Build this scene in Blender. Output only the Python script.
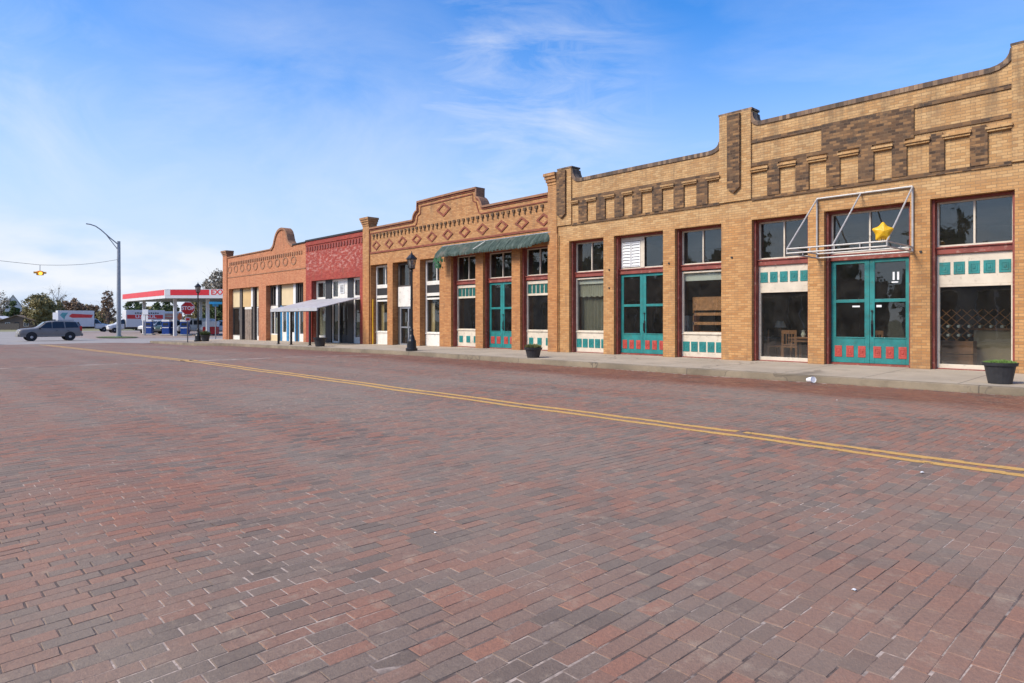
import bpy, bmesh, math, random
from mathutils import Vector, Matrix
random.seed(7)
R = math.radians
for o in list(bpy.data.objects): bpy.data.objects.remove(o)
scn = bpy.context.scene
COL = scn.collection

# ---------------------------------------------------------------- camera
CAMY = -19.7; EYE = 1.4
cd = bpy.data.cameras.new('camera'); cam = bpy.data.objects.new('camera', cd); COL.objects.link(cam)
cd.sensor_width = 36; cd.lens = 665/1024*36; cd.shift_y = -21/1024; cd.clip_end = 3000; cd.clip_start = .05
cam.location = (0, CAMY, EYE); cam.rotation_euler = (R(90), 0, math.atan2(665, 622))
scn.camera = cam

# ---------------------------------------------------------------- world and sun
SUN_EL, SUN_AZ = R(42), R(198)      # azimuth clockwise from +Y
w = bpy.data.worlds.new('World'); scn.world = w; w.use_nodes = True
nt = w.node_tree; N = nt.nodes; L = nt.links; N.clear()
out = N.new('ShaderNodeOutputWorld'); bg = N.new('ShaderNodeBackground'); L.new(bg.outputs[0], out.inputs[0])
sky = N.new('ShaderNodeTexSky'); sky.sky_type = 'NISHITA'; sky.sun_disc = False
sky.sun_elevation = SUN_EL; sky.sun_rotation = SUN_AZ; sky.air_density = 1.0; sky.dust_density = .35; sky.ozone_density = 2.2
sky.altitude = 200
bg.inputs[1].default_value = .109
def wn(t, **k):
    n = N.new(t)
    for a, b in k.items(): setattr(n, a, b)
    return n
tc = wn('ShaderNodeTexCoord')
sep = wn('ShaderNodeSeparateXYZ'); L.new(tc.outputs['Generated'], sep.inputs[0])
# project the direction on a high flat layer so that the cirrus stretches towards the horizon
add = wn('ShaderNodeMath', operation='ADD'); L.new(sep.outputs[2], add.inputs[0]); add.inputs[1].default_value = .12
dx = wn('ShaderNodeMath', operation='DIVIDE'); L.new(sep.outputs[0], dx.inputs[0]); L.new(add.outputs[0], dx.inputs[1])
dy = wn('ShaderNodeMath', operation='DIVIDE'); L.new(sep.outputs[1], dy.inputs[0]); L.new(add.outputs[0], dy.inputs[1])
cmb = wn('ShaderNodeCombineXYZ'); L.new(dx.outputs[0], cmb.inputs[0]); L.new(dy.outputs[0], cmb.inputs[1])
mp = wn('ShaderNodeMapping'); L.new(cmb.outputs[0], mp.inputs[0])
mp.inputs['Rotation'].default_value = (0, 0, R(15)); mp.inputs['Scale'].default_value = (.55, 1.0, 1)
mp.inputs['Location'].default_value = (.35, .5, 0)
n1 = wn('ShaderNodeTexNoise'); L.new(mp.outputs[0], n1.inputs['Vector']); n1.inputs['Scale'].default_value = .9
n1.inputs['Detail'].default_value = 9; n1.inputs['Roughness'].default_value = .6; n1.inputs['Distortion'].default_value = .7
r1 = wn('ShaderNodeValToRGB'); L.new(n1.outputs[0], r1.inputs[0]); r1.color_ramp.elements[0].position = .50; r1.color_ramp.elements[1].position = .95
r1.color_ramp.elements[1].color = (.40, .40, .40, 1)
# sky coordinates for the wisps: along the horizon and up
dr = wn('ShaderNodeVectorMath', operation='DOT_PRODUCT'); L.new(tc.outputs['Generated'], dr.inputs[0]); dr.inputs[1].default_value = (.683, .7303, 0)
cm2 = wn('ShaderNodeCombineXYZ'); L.new(dr.outputs['Value'], cm2.inputs[0]); L.new(sep.outputs[2], cm2.inputs[1])
# one brighter wisp above the second building
def wisp(center, size, scale, rot, seed, lo, hi, mx):
    v = Vector(center).normalized()
    dt = wn('ShaderNodeVectorMath', operation='DISTANCE'); L.new(tc.outputs['Generated'], dt.inputs[0]); dt.inputs[1].default_value = v
    mr = wn('ShaderNodeMapRange'); mr.interpolation_type = 'SMOOTHSTEP'; L.new(dt.outputs['Value'], mr.inputs[0])
    mr.inputs[1].default_value = size; mr.inputs[2].default_value = size*.15; mr.inputs[3].default_value = 0; mr.inputs[4].default_value = 1
    m2 = wn('ShaderNodeMapping'); L.new(cm2.outputs[0], m2.inputs[0]); m2.inputs['Rotation'].default_value = (0, 0, rot)
    m2.inputs['Scale'].default_value = scale; m2.inputs['Location'].default_value = (seed, seed*.7, 0)
    nn = wn('ShaderNodeTexNoise'); L.new(m2.outputs[0], nn.inputs['Vector']); nn.inputs['Scale'].default_value = 1
    nn.inputs['Detail'].default_value = 10; nn.inputs['Roughness'].default_value = .62; nn.inputs['Distortion'].default_value = 1.1
    rr = wn('ShaderNodeMapRange'); L.new(nn.outputs[0], rr.inputs[0]); rr.inputs[1].default_value = lo; rr.inputs[2].default_value = hi
    rr.inputs[4].default_value = mx
    mm = wn('ShaderNodeMath', operation='MULTIPLY'); L.new(mr.outputs[0], mm.inputs[0]); L.new(rr.outputs[0], mm.inputs[1])
    return mm
def pdir(px, py):
    t = (px-512)/665; u = (320.5-py)/665; n = math.hypot(622, 665)
    return (-665/n+t*622/n, 622/n+t*665/n, u)
mm1 = wisp(pdir(520, 92), .27, (3.4, 15, 1), R(-11), 4.4, .40, .76, .62)
mm1b = wisp(pdir(570, 85), .18, (13, 5, 1), R(-40), 2.7, .46, .85, .35)
mm1c = wisp(pdir(300, 170), .42, (3, 5, 1), R(-30), 1.2, .36, .80, .42)
mm2 = wisp(pdir(-10, 85), .26, (5, 6, 1), R(0), 8.3, .36, .78, .42)
# low cumulus haze near the horizon at the left
mr3 = wn('ShaderNodeMapRange'); mr3.interpolation_type = 'SMOOTHSTEP'; L.new(sep.outputs[2], mr3.inputs[0])
mr3.inputs[1].default_value = .18; mr3.inputs[2].default_value = .04; mr3.inputs[3].default_value = 0; mr3.inputs[4].default_value = 1
mp4 = wn('ShaderNodeMapping'); L.new(tc.outputs['Generated'], mp4.inputs[0]); mp4.inputs['Scale'].default_value = (5, 5, 16)
n4 = wn('ShaderNodeTexNoise'); L.new(mp4.outputs[0], n4.inputs['Vector']); n4.inputs['Scale'].default_value = 1.0; n4.inputs['Detail'].default_value = 7
r4 = wn('ShaderNodeMapRange'); L.new(n4.outputs[0], r4.inputs[0]); r4.inputs[1].default_value = .42; r4.inputs[2].default_value = .58; r4.inputs[4].default_value = .95
m4 = wn('ShaderNodeMath', operation='MULTIPLY'); L.new(mr3.outputs[0], m4.inputs[0]); L.new(r4.outputs[0], m4.inputs[1])
mr5 = wn('ShaderNodeMapRange'); mr5.interpolation_type = 'SMOOTHSTEP'; L.new(sep.outputs[2], mr5.inputs[0])     # thin veil, thicker low down
mr5.inputs[1].default_value = .46; mr5.inputs[2].default_value = .0; mr5.inputs[3].default_value = .05; mr5.inputs[4].default_value = .95
def mx(a, b):
    m = wn('ShaderNodeMath', operation='MAXIMUM'); L.new(a, m.inputs[0]); L.new(b, m.inputs[1]); return m.outputs[0]
mask = mx(mx(mx(r1.outputs[0], mm1.outputs[0]), mx(mm1b.outputs[0], mm1c.outputs[0])), mx(mm2.outputs[0], m4.outputs[0]))
hsv = wn('ShaderNodeHueSaturation'); L.new(sky.outputs[0], hsv.inputs['Color']); hsv.inputs['Saturation'].default_value = 1.46; hsv.inputs['Value'].default_value = 1.58; hsv.inputs['Hue'].default_value = .509
veil = wn('ShaderNodeMix', data_type='RGBA'); L.new(mr5.outputs[0], veil.inputs[0]); L.new(hsv.outputs[0], veil.inputs[6]); veil.inputs[7].default_value = (3.9, 4.65, 6.1, 1)
mix = wn('ShaderNodeMix', data_type='RGBA'); L.new(mask, mix.inputs[0]); L.new(veil.outputs[2], mix.inputs[6]); mix.inputs[7].default_value = (5.9, 6.1, 6.5, 1)
L.new(mix.outputs[2], bg.inputs[0])
sd = bpy.data.lights.new('sun', 'SUN'); sd.energy = 3.6; sd.angle = R(24); sd.color = (1, .905, .76)
so = bpy.data.objects.new('sun', sd); COL.objects.link(so)
sv = Vector((math.sin(SUN_AZ)*math.cos(SUN_EL), math.cos(SUN_AZ)*math.cos(SUN_EL), math.sin(SUN_EL)))
so.rotation_euler = (-sv).to_track_quat('-Z', 'Y').to_euler(); so.location = (0, -30, 40)
scn.view_settings.view_transform = 'Standard'; scn.view_settings.look = 'None'; scn.view_settings.gamma = 1
scn.view_settings.exposure = .52
scn.render.engine = 'CYCLES'; scn.cycles.transparent_max_bounces = 12; scn.cycles.max_bounces = 6

# ---------------------------------------------------------------- material helpers
class NT:
    def __init__(s, name):
        s.m = bpy.data.materials.new(name); s.m.use_nodes = True; s.t = s.m.node_tree; s.t.nodes.clear()
        s.out = s.n('ShaderNodeOutputMaterial'); s.b = s.n('ShaderNodeBsdfPrincipled'); s.l(s.b.outputs[0], s.out.inputs[0])
    def n(s, t, **k):
        x = s.t.nodes.new(t)
        for a, b in k.items(): setattr(x, a, b)
        return x
    def l(s, a, b): s.t.links.new(a, b)
    def v(s, sock, val): sock.default_value = val
    def math(s, op, a, b=None, clamp=False):
        x = s.n('ShaderNodeMath', operation=op); x.use_clamp = clamp
        for i, q in enumerate((a, b)):
            if q is None: continue
            if isinstance(q, (int, float)): x.inputs[i].default_value = q
            else: s.l(q, x.inputs[i])
        return x.outputs[0]
    def noise(s, vec, scale, detail=4, rough=.55, dist=0, dim=None):
        x = s.n('ShaderNodeTexNoise')
        if vec is not None: s.l(vec, x.inputs['Vector'])
        x.inputs['Scale'].default_value = scale; x.inputs['Detail'].default_value = detail
        x.inputs['Roughness'].default_value = rough; x.inputs['Distortion'].default_value = dist
        return x.outputs[0]
    def ramp(s, fac, stops):
        x = s.n('ShaderNodeValToRGB'); s.l(fac, x.inputs[0]); e = x.color_ramp.elements
        while len(e) < len(stops): e.new(.5)
        for i, (p, c) in enumerate(stops):
            e[i].position = p; e[i].color = (*c, 1) if len(c) == 3 else c
        return x.outputs[0]
    def mix(s, fac, a, b, mode='MIX'):
        x = s.n('ShaderNodeMix', data_type='RGBA'); x.blend_type = mode
        if isinstance(fac, (int, float)): x.inputs[0].default_value = fac
        else: s.l(fac, x.inputs[0])
        for i, q in ((6, a), (7, b)):
            if isinstance(q, tuple): x.inputs[i].default_value = (*q, 1)
            else: s.l(q, x.inputs[i])
        return x.outputs[2]
    def rng(s, v, a, b, c=0., d=1.):
        x = s.n('ShaderNodeMapRange'); s.l(v, x.inputs[0])
        for i, q in enumerate((a, b, c, d)): x.inputs[i+1].default_value = q
        return x.outputs[0]
    def pos(s):
        return s.n('ShaderNodeNewGeometry').outputs['Position']
    def bump(s, h, strength=.3, dist=.01):
        x = s.n('ShaderNodeBump'); s.l(h, x.inputs['Height']); x.inputs['Strength'].default_value = strength
        x.inputs['Distance'].default_value = dist; s.l(x.outputs[0], s.b.inputs['Normal'])

def plain(name, col, rough=.6, var=.12, nscale=6, metal=0., bump=.0, dirt=None):
    m = NT(name); tcn = m.n('ShaderNodeTexCoord').outputs['Object']
    f = m.noise(tcn, nscale, 5)
    lo = tuple(c*(1-var) for c in col); hi = tuple(min(1, c*(1+var)) for c in col)
    c = m.ramp(f, [(.3, lo), (.7, hi)])
    if dirt:
        f2 = m.rng(m.noise(tcn, nscale*2.7, 8, .7), .55, .68); c = m.mix(f2, c, dirt)
    m.l(c, m.b.inputs['Base Color']); m.v(m.b.inputs['Roughness'], rough); m.v(m.b.inputs['Metallic'], metal)
    if bump: m.bump(m.noise(tcn, nscale*6, 4), bump, .004)
    return m.m

def wallvec(m):
    """box mapping: x along the wall, z up, whatever way the face looks"""
    g = m.n('ShaderNodeNewGeometry'); s1 = m.n('ShaderNodeSeparateXYZ'); m.l(g.outputs['Position'], s1.inputs[0])
    s2 = m.n('ShaderNodeSeparateXYZ'); m.l(g.outputs['True Normal'], s2.inputs[0])
    side = m.math('GREATER_THAN', m.math('ABSOLUTE', s2.outputs[0]), .7)
    top = m.math('GREATER_THAN', m.math('ABSOLUTE', s2.outputs[2]), .7)
    u = m.math('ADD', m.math('MULTIPLY', s1.outputs[0], m.math('SUBTRACT', 1, side)), m.math('MULTIPLY', m.math('ADD', s1.outputs[1], .05), side))
    v = m.math('ADD', m.math('MULTIPLY', s1.outputs[2], m.math('SUBTRACT', 1, top)), m.math('MULTIPLY', s1.outputs[1], top))
    c = m.n('ShaderNodeCombineXYZ'); m.l(u, c.inputs[0]); m.l(v, c.inputs[1])
    return c.outputs[0], g.outputs['Position'], s1.outputs[2]

def brickmat(name, stops, mortar, bw=.215, bh=.075, stain=None, stain_amt=.35, peel=None, dark_bits=None, rowoff=.5, low=None):
    m = NT(name); vec, P, z = wallvec(m)
    # slightly wavy courses
    nv = m.n('ShaderNodeTexNoise'); m.l(vec, nv.inputs['Vector']); nv.inputs['Scale'].default_value = 3
    ns = m.n('ShaderNodeVectorMath', operation='MULTIPLY_ADD'); m.l(nv.outputs['Color'], ns.inputs[0]); ns.inputs[1].default_value = (.012, .008, 0)
    m.l(vec, ns.inputs[2])
    b = m.n('ShaderNodeTexBrick'); m.l(ns.outputs[0], b.inputs['Vector'])
    b.inputs['Color1'].default_value = (0, 0, 0, 1); b.inputs['Color2'].default_value = (1, 1, 1, 1); b.inputs['Mortar'].default_value = (.5, .5, .5, 1)
    b.inputs['Scale'].default_value = 1; b.inputs['Mortar Size'].default_value = .0065; b.inputs['Mortar Smooth'].default_value = .3
    b.inputs['Brick Width'].default_value = bw; b.inputs['Row Height'].default_value = bh; b.offset = rowoff
    c = m.ramp(b.outputs['Color'], stops)
    fine = m.noise(P, 40, 5, .65); c = m.mix(m.rng(fine, .3, .75, 0, .28), c, (.12, .07, .04))
    if low:
        # brick tinted more orange from about the opening heads down
        lf = m.math('MULTIPLY', m.rng(z, 4.9, 4.4), .85); c = m.mix(lf, c, m.mix(.85, c, low, 'MULTIPLY'))
    big = m.noise(P, .55, 6, .6); c = m.mix(m.rng(big, .42, .72, 0, stain_amt), c, stain or (.20, .12, .065))
    streak = m.n('ShaderNodeMapping'); m.l(vec, streak.inputs[0]); streak.inputs['Scale'].default_value = (6, .6, 1)
    st = m.noise(streak.outputs[0], 1, 5, .65); c = m.mix(m.rng(st, .52, .74, 0, .5), c, (.16, .095, .05))
    s2 = m.n('ShaderNodeMapping'); m.l(vec, s2.inputs[0]); s2.inputs['Scale'].default_value = (3.2, .35, 1); s2.inputs['Location'].default_value = (4, 2, 0)
    so_ = m.math('MULTIPLY', m.rng(m.noise(s2.outputs[0], 1, 7, .7), .48, .66, 0, .55), m.rng(z, 5.6, 7.0)); c = m.mix(so_, c, (.11, .075, .045))
    sp_ = m.math('MULTIPLY', m.rng(m.noise(P, 1.8, 6, .7), .42, .62, 0, .5), m.rng(z, .9, .15)); c = m.mix(sp_, c, (.15, .085, .05))
    if dark_bits:
        db = m.noise(P, 2.2, 6, .7); c = m.mix(m.rng(db, .56, .64, 0, .8), c, dark_bits)
    mc = m.mix(m.noise(P, 1.3, 4), tuple(q*.65 for q in mortar), mortar)
    c = m.mix(m.math('MULTIPLY', b.outputs['Fac'], .85), c, mc)
    if peel:
        mpn = m.n('ShaderNodeMapping'); m.l(vec, mpn.inputs[0]); mpn.inputs['Scale'].default_value = (1.1, 2.4, 1)
        p = m.noise(mpn.outputs[0], 2.6, 10, .74, .2); q = m.noise(P, .35, 2)
        f = m.math('MULTIPLY', m.math('MULTIPLY', m.rng(p, .50, .60, 0, .8), m.rng(q, .28, .48)), m.rng(z, 4.2, 4.7)); f = m.math('MULTIPLY', f, m.rng(z, 5.95, 5.7))
        c = m.mix(f, c, peel)
    m.l(c, m.b.inputs['Base Color']); m.v(m.b.inputs['Roughness'], .85)
    h = m.math('ADD', m.math('MULTIPLY', m.math('SUBTRACT', 1, b.outputs['Fac']), 1.), m.math('MULTIPLY', fine, .4))
    m.bump(h, .55, .008)
    return m.m

M = {}
M['tan'] = brickmat('tan_brick', [(0, (.44, .235, .085)), (.3, (.52, .295, .115)), (.6, (.57, .345, .145)), (.85, (.61, .385, .17)), (1, (.43, .235, .095))],
                    (.29, .19, .10), low=(1.0, .80, .60), stain_amt=.16)
M['tan_b'] = brickmat('orange_tan_brick', [(0, (.40, .175, .055)), (.4, (.51, .245, .085)), (.8, (.57, .30, .115)), (1, (.41, .19, .07))],
                      (.29, .17, .09), low=(1.0, .84, .68), stain_amt=.18)
M['brown'] = brickmat('brown_rough_brick', [(0, (.03, .016, .008)), (.25, (.09, .045, .018)), (.5, (.18, .09, .034)), (.75, (.33, .175, .065)), (1, (.07, .04, .02))],
                      (.16, .10, .055), bw=.19, bh=.075, stain=(.07, .045, .03), stain_amt=.6, dark_bits=(.04, .03, .022))
M['coping'] = brickmat('stained_coping_brick', [(0, (.06, .04, .03)), (.5, (.19, .115, .075)), (1, (.38, .25, .15))], (.15, .11, .08), bw=.11, bh=.4,
                       stain=(.05, .045, .04), stain_amt=.7, dark_bits=(.04, .035, .03))
M['redtrim'] = brickmat('red_trim_brick', [(0, (.20, .035, .018)), (.6, (.27, .055, .027)), (1, (.32, .085, .04))], (.2, .08, .05), stain_amt=.3)
M['redpaint'] = brickmat('red_painted_brick', [(0, (.29, .028, .018)), (.5, (.36, .042, .026)), (1, (.43, .07, .04))], (.25, .03, .02),
                         stain=(.20, .03, .025), peel=(.50, .27, .22), stain_amt=.45)
M['orange'] = brickmat('orange_painted_brick', [(0, (.47, .165, .07)), (.5, (.54, .21, .095)), (1, (.60, .26, .12))], (.42, .16, .07), stain=(.36, .15, .07), stain_amt=.3)
M['orange_trim'] = brickmat('weathered_orange_brick', [(0, (.30, .12, .055)), (.5, (.38, .17, .08)), (1, (.44, .22, .11))], (.28, .15, .09), stain=(.2, .13, .09), stain_amt=.6)
M['backbrick'] = brickmat('rear_brick', [(0, (.30, .17, .10)), (1, (.40, .25, .15))], (.3, .22, .16))

M['redwood'] = plain('red_brown_paint', (.215, .045, .03), .6, .25, 3, dirt=(.33, .17, .13))
M['cream'] = plain('cream_paint', (.60, .525, .41), .6, .12, 2.5, dirt=(.38, .31, .23))
M['white'] = plain('white_paint', (.70, .67, .60), .55, .08, 2, dirt=(.5, .45, .38))
M['teal'] = plain('teal_paint', (.014, .185, .175), .5, .22, 4, dirt=(.05, .13, .11))
M['tealdark'] = plain('teal_dark_paint', (.010, .10, .085), .45, .2, 9)
M['redtile'] = plain('brick_red_paint', (.40, .055, .04), .5, .2, 9)
M['darkwood'] = plain('dark_grey_wood', (.022, .021, .021), .6, .3, 8)
M['greywood'] = plain('weathered_grey_wood', (.085, .072, .062), .8, .35, 8, dirt=(.06, .05, .045))
M['beige'] = plain('beige_board', (.62, .49, .29), .7, .07, 1.5)
M['tanboard'] = plain('tan_board', (.56, .38, .17), .7, .1, 1.5)
M['blue'] = plain('blue_paint', (.035, .22, .42), .45, .2, 6)
M['black'] = plain('black_metal', (.012, .013, .014), .4, .2, 10)
M['blackplastic'] = plain('black_plastic', (.022, .023, .026), .5, .25, 8)
M['galv'] = plain('galvanised_steel', (.30, .31, .33), .45, .15, 5, metal=.5)
M['pipe'] = plain('pale_pipe', (.44, .42, .39), .5, .12, 8, metal=.15, dirt=(.35, .28, .22))
M['roofing'] = plain('roofing_felt', (.12, .12, .12), .9, .3, 1)
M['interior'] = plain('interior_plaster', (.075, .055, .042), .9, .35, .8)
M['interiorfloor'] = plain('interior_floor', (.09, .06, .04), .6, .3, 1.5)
M['curtain'] = plain('curtain_cloth', (.42, .385, .30), .9, .15, 1.2)
M['dimdrape'] = plain('drab_drape', (.20, .18, .135), .9, .15, .8)
M['wood'] = plain('brown_wood', (.30, .125, .05), .5, .3, 5)
M['orangewood'] = plain('crate_wood', (.46, .20, .08), .6, .35, 9)
M['lampshade'] = plain('lamp_shade_cloth', (.75, .70, .58), .8, .05, 3)
M['canopymetal'] = plain('white_canopy_metal', (.43, .43, .43), .5, .1, 1.2, dirt=(.30, .29, .27))
M['yellow'] = plain('yellow_foil', (.74, .42, .01), .45, .12, 9)
M['paper'] = plain('white_paper', (.78, .78, .77), .7, .05, 10)
M['rubber'] = plain('tyre_rubber', (.02, .02, .021), .8, .2, 10)
M['rim'] = plain('alloy', (.42, .43, .44), .35, .2, 10, metal=.6)
M['carglass'] = plain('tinted_glass', (.03, .034, .04), .08, .1, 3)
M['amber'] = plain('amber_paint', (.72, .30, .01), .5, .1, 5)
M['soil'] = plain('potting_soil', (.06, .04, .025), .95, .4, 20)
M['signwhite'] = plain('sign_white', (.78, .78, .77), .5, .03, 3)
M['signred'] = plain('sign_red', (.52, .012, .018), .45, .06, 3)
M['signblue'] = plain('sign_blue', (.03, .33, .62), .45, .1, 3)
M['fasciared'] = plain('fascia_red', (.60, .02, .03), .4, .08, 1)
M['fasciawhite'] = plain('fascia_white', (.60, .60, .59), .45, .04, 1)
M['pumpblue'] = plain('pump_blue', (.012, .055, .25), .35, .2, 4)
M['truckwhite'] = plain('truck_white', (.60, .60, .59), .3, .04, 1)
M['truckorange'] = plain('truck_orange', (.70, .14, .03), .4, .1, 2)
M['truckred'] = plain('truck_red', (.60, .03, .03), .4, .08, 2)
M['truckteal'] = plain('truck_teal', (.10, .33, .33), .4, .3, 2)
M['trucktan'] = plain('truck_tan', (.50, .38, .25), .5, .3, 2)
M['suvgrey'] = plain('suv_grey_paint', (.20, .185, .17), .38, .08, 2)
M['suvlower'] = plain('suv_grey_cladding', (.22, .205, .185), .5, .1, 3)
M['redlamp'] = plain('red_lamp_plastic', (.45, .02, .02), .25, .05, 3)
M['clearlamp'] = plain('headlamp_plastic', (.60, .60, .58), .2, .05, 3)
M['vent'] = plain('dark_louvre', (.06, .06, .06), .6, .2, 5)
M['shutterwhite'] = plain('louvre_white', (.72, .72, .70), .5, .05, 2)
M['grass'] = plain('grass_green', (.10, .13, .035), .9, .4, .4)
M['siding'] = plain('brown_siding', (.13, .09, .065), .8, .2, 1)
M['whiteroof'] = plain('white_metal_roof', (.66, .65, .63), .8, .08, 1)
M['brownroof'] = plain('brown_shingle_roof', (.17, .13, .10), .9, .2, 1)
M['peach'] = plain('peach_siding', (.50, .36, .28), .8, .08, 1)
M['stone'] = brickmat('grey_stone', [(0, (.26, .23, .19)), (1, (.36, .32, .27))], (.25, .22, .19), bw=.5, bh=.25)
M['concrete_block'] = plain('pale_concrete', (.42, .40, .36), .85, .15, 1.5)

def glassmat(name, tint=(.85, .88, .86), base=.075, dirt=.014):
    m = NT(name); m.t.nodes.remove(m.b)
    g = m.n('ShaderNodeNewGeometry'); d = m.n('ShaderNodeVectorMath', operation='DOT_PRODUCT')
    m.l(g.outputs['Normal'], d.inputs[0]); m.l(g.outputs['Incoming'], d.inputs[1])
    c = m.math('SUBTRACT', 1, m.math('ABSOLUTE', d.outputs['Value']), True)
    f = m.math('ADD', base, m.math('MULTIPLY', m.math('POWER', c, 5), 1-base), True)
    tr = m.n('ShaderNodeBsdfTransparent'); tr.inputs[0].default_value = (*tint, 1)
    gl = m.n('ShaderNodeBsdfGlossy'); gl.inputs['Roughness'].default_value = .015
    bm_ = m.n('ShaderNodeBump'); m.l(m.noise(g.outputs['Position'], 1.6, 2), bm_.inputs['Height']); bm_.inputs['Strength'].default_value = .05; bm_.inputs['Distance'].default_value = .05
    m.l(bm_.outputs[0], gl.inputs['Normal'])
    df = m.n('ShaderNodeBsdfDiffuse'); df.inputs[0].default_value = (.30, .28, .25, 1)
    m1 = m.n('ShaderNodeMixShader'); m.l(f, m1.inputs[0]); m.l(tr.outputs[0], m1.inputs[1]); m.l(gl.outputs[0], m1.inputs[2])
    m2 = m.n('ShaderNodeMixShader'); m.l(m.rng(m.noise(g.outputs['Position'], 2.5, 6, .7), .4, .8, dirt, dirt*4), m2.inputs[0])
    m.l(m1.outputs[0], m2.inputs[1]); m.l(df.outputs[0], m2.inputs[2]); m.l(m2.outputs[0], m.out.inputs[0])
    return m.m
M['glass'] = glassmat('window_glass')
M['glassdark'] = glassmat('dim_window_glass', (.30, .32, .33), .06, .03)

# ---------------------------------------------------------------- mesh helpers
ORG = {}
class MB:
    def __init__(s): s.v = []; s.f = []; s.smooth = False
    def add(s, vs, fs):
        k = len(s.v); s.v += [tuple(p) for p in vs]; s.f += [tuple(i+k for i in f) for f in fs]; return s
    def box(s, x0, x1, y0, y1, z0, z1):
        if x0 > x1: x0, x1 = x1, x0
        if y0 > y1: y0, y1 = y1, y0
        if z0 > z1: z0, z1 = z1, z0
        return s.add([(x0,y0,z0),(x1,y0,z0),(x1,y1,z0),(x0,y1,z0),(x0,y0,z1),(x1,y0,z1),(x1,y1,z1),(x0,y1,z1)],
                     [(0,3,2,1),(4,5,6,7),(0,1,5,4),(1,2,6,5),(2,3,7,6),(3,0,4,7)])
    def prism(s, poly, y0, y1):
        """poly of (x, z), anticlockwise seen from -Y"""
        n = len(poly); a = sum(poly[i][0]*poly[(i+1)%n][1]-poly[(i+1)%n][0]*poly[i][1] for i in range(n))
        if a < 0: poly = poly[::-1]
        vs = [(x, y0, z) for x, z in poly]+[(x, y1, z) for x, z in poly]
        fs = [tuple(range(n)), tuple(range(2*n-1, n-1, -1))]+[(i, n+i, n+(i+1)%n, (i+1)%n) for i in range(n)]
        return s.add(vs, fs)
    def prismz(s, poly, z0, z1):
        n = len(poly); a = sum(poly[i][0]*poly[(i+1)%n][1]-poly[(i+1)%n][0]*poly[i][1] for i in range(n))
        if a < 0: poly = poly[::-1]
        vs = [(x, y, z1) for x, y in poly]+[(x, y, z0) for x, y in poly]
        fs = [tuple(range(n)), tuple(range(2*n-1, n-1, -1))]+[(i, n+i, n+(i+1)%n, (i+1)%n) for i in range(n)]
        return s.add(vs, fs)
    def tube(s, p0, p1, r0, r1=None, n=8):
        r1 = r0 if r1 is None else r1; p0 = Vector(p0); p1 = Vector(p1); d = (p1-p0)
        if d.length < 1e-6: return s
        q = d.to_track_quat('Z', 'Y'); vs = []
        for p, r in ((p0, r0), (p1, r1)):
            for i in range(n):
                a = 2*math.pi*i/n; vs.append(p+q@Vector((r*math.cos(a), r*math.sin(a), 0)))
        fs = [(i, (i+1)%n, n+(i+1)%n, n+i) for i in range(n)]+[tuple(range(n-1, -1, -1)), tuple(range(n, 2*n))]
        return s.add(vs, fs)
    def path(s, pts, r, n=8):
        for a, b in zip(pts, pts[1:]): s.tube(a, b, r if not callable(r) else r(a), None, n)
        return s
    def lathe(s, prof, cx=0, cy=0, n=16, sx=1, sy=1):
        vs = []; fs = []
        for r, z in prof:
            for i in range(n):
                a = 2*math.pi*i/n; vs.append((cx+r*sx*math.cos(a), cy+r*sy*math.sin(a), z))
        for j in range(len(prof)-1):
            for i in range(n): fs.append((j*n+i, j*n+(i+1)%n, (j+1)*n+(i+1)%n, (j+1)*n+i))
        fs.append(tuple(range(n-1, -1, -1))); k = (len(prof)-1)*n; fs.append(tuple(range(k, k+n)))
        return s.add(vs, fs)
    def build(s, name, mat, parent=None, bevel=0, smooth=False):
        o_ = ORG.get(parent.name, Vector((0, 0, 0))) if parent else Vector((0, 0, 0))
        me = bpy.data.meshes.new(name); me.from_pydata([tuple(Vector(p)-o_) for p in s.v], [], s.f); me.validate(); me.update()
        o = bpy.data.objects.new(name, me); COL.objects.link(o); me.materials.append(M[mat] if isinstance(mat, str) else mat)
        if parent: o.parent = parent
        ORG[o.name] = o_
        if smooth: me.shade_smooth()
        if bevel:
            b = o.modifiers.new('bevel', 'BEVEL'); b.width = bevel; b.segments = 2; b.limit_method = 'ANGLE'
        return o
def thing(name, label, cat, loc=(0, 0, 0), group=None, rotz=0):
    """an Empty at the thing's base; meshes built under it are given in world space when ORG is its location"""
    o = bpy.data.objects.new(name, None); COL.objects.link(o); o.location = loc; o.rotation_euler = (0, 0, rotz)
    ORG[o.name] = Vector(loc); o.empty_display_size = .3
    o['label'] = label; o['category'] = cat
    if group: o['group'] = group
    return o
def local(name, label, cat, group=None):
    return thing(name, label, cat, (0, 0, 0), group)
def tag(o, label, cat, group=None, kind=None):
    o['label'] = label; o['category'] = cat
    if group: o['group'] = group
    if kind: o['kind'] = kind
    return o
def place(o, x, y, z, rz=0):
    o.location = (x, y, z); o.rotation_euler = (0, 0, rz); return o
def onemesh(mb, name, mat, label, cat, loc, rz=0, group=None, smooth=False, bevel=0):
    """a thing that is one mesh, modelled around its own base"""
    o = mb.build(name, mat, None, bevel, smooth); place(o, *loc, rz); return tag(o, label, cat, group)
def copytree(o, parent=None):
    c = o.copy(); COL.objects.link(c); c.parent = parent
    for ch in list(o.children): copytree(ch, c)
    return c
def struct(mb, name, mat, smooth=False):
    o = mb.build(name, mat, None, 0, smooth); o['kind'] = 'structure'; return o
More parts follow.
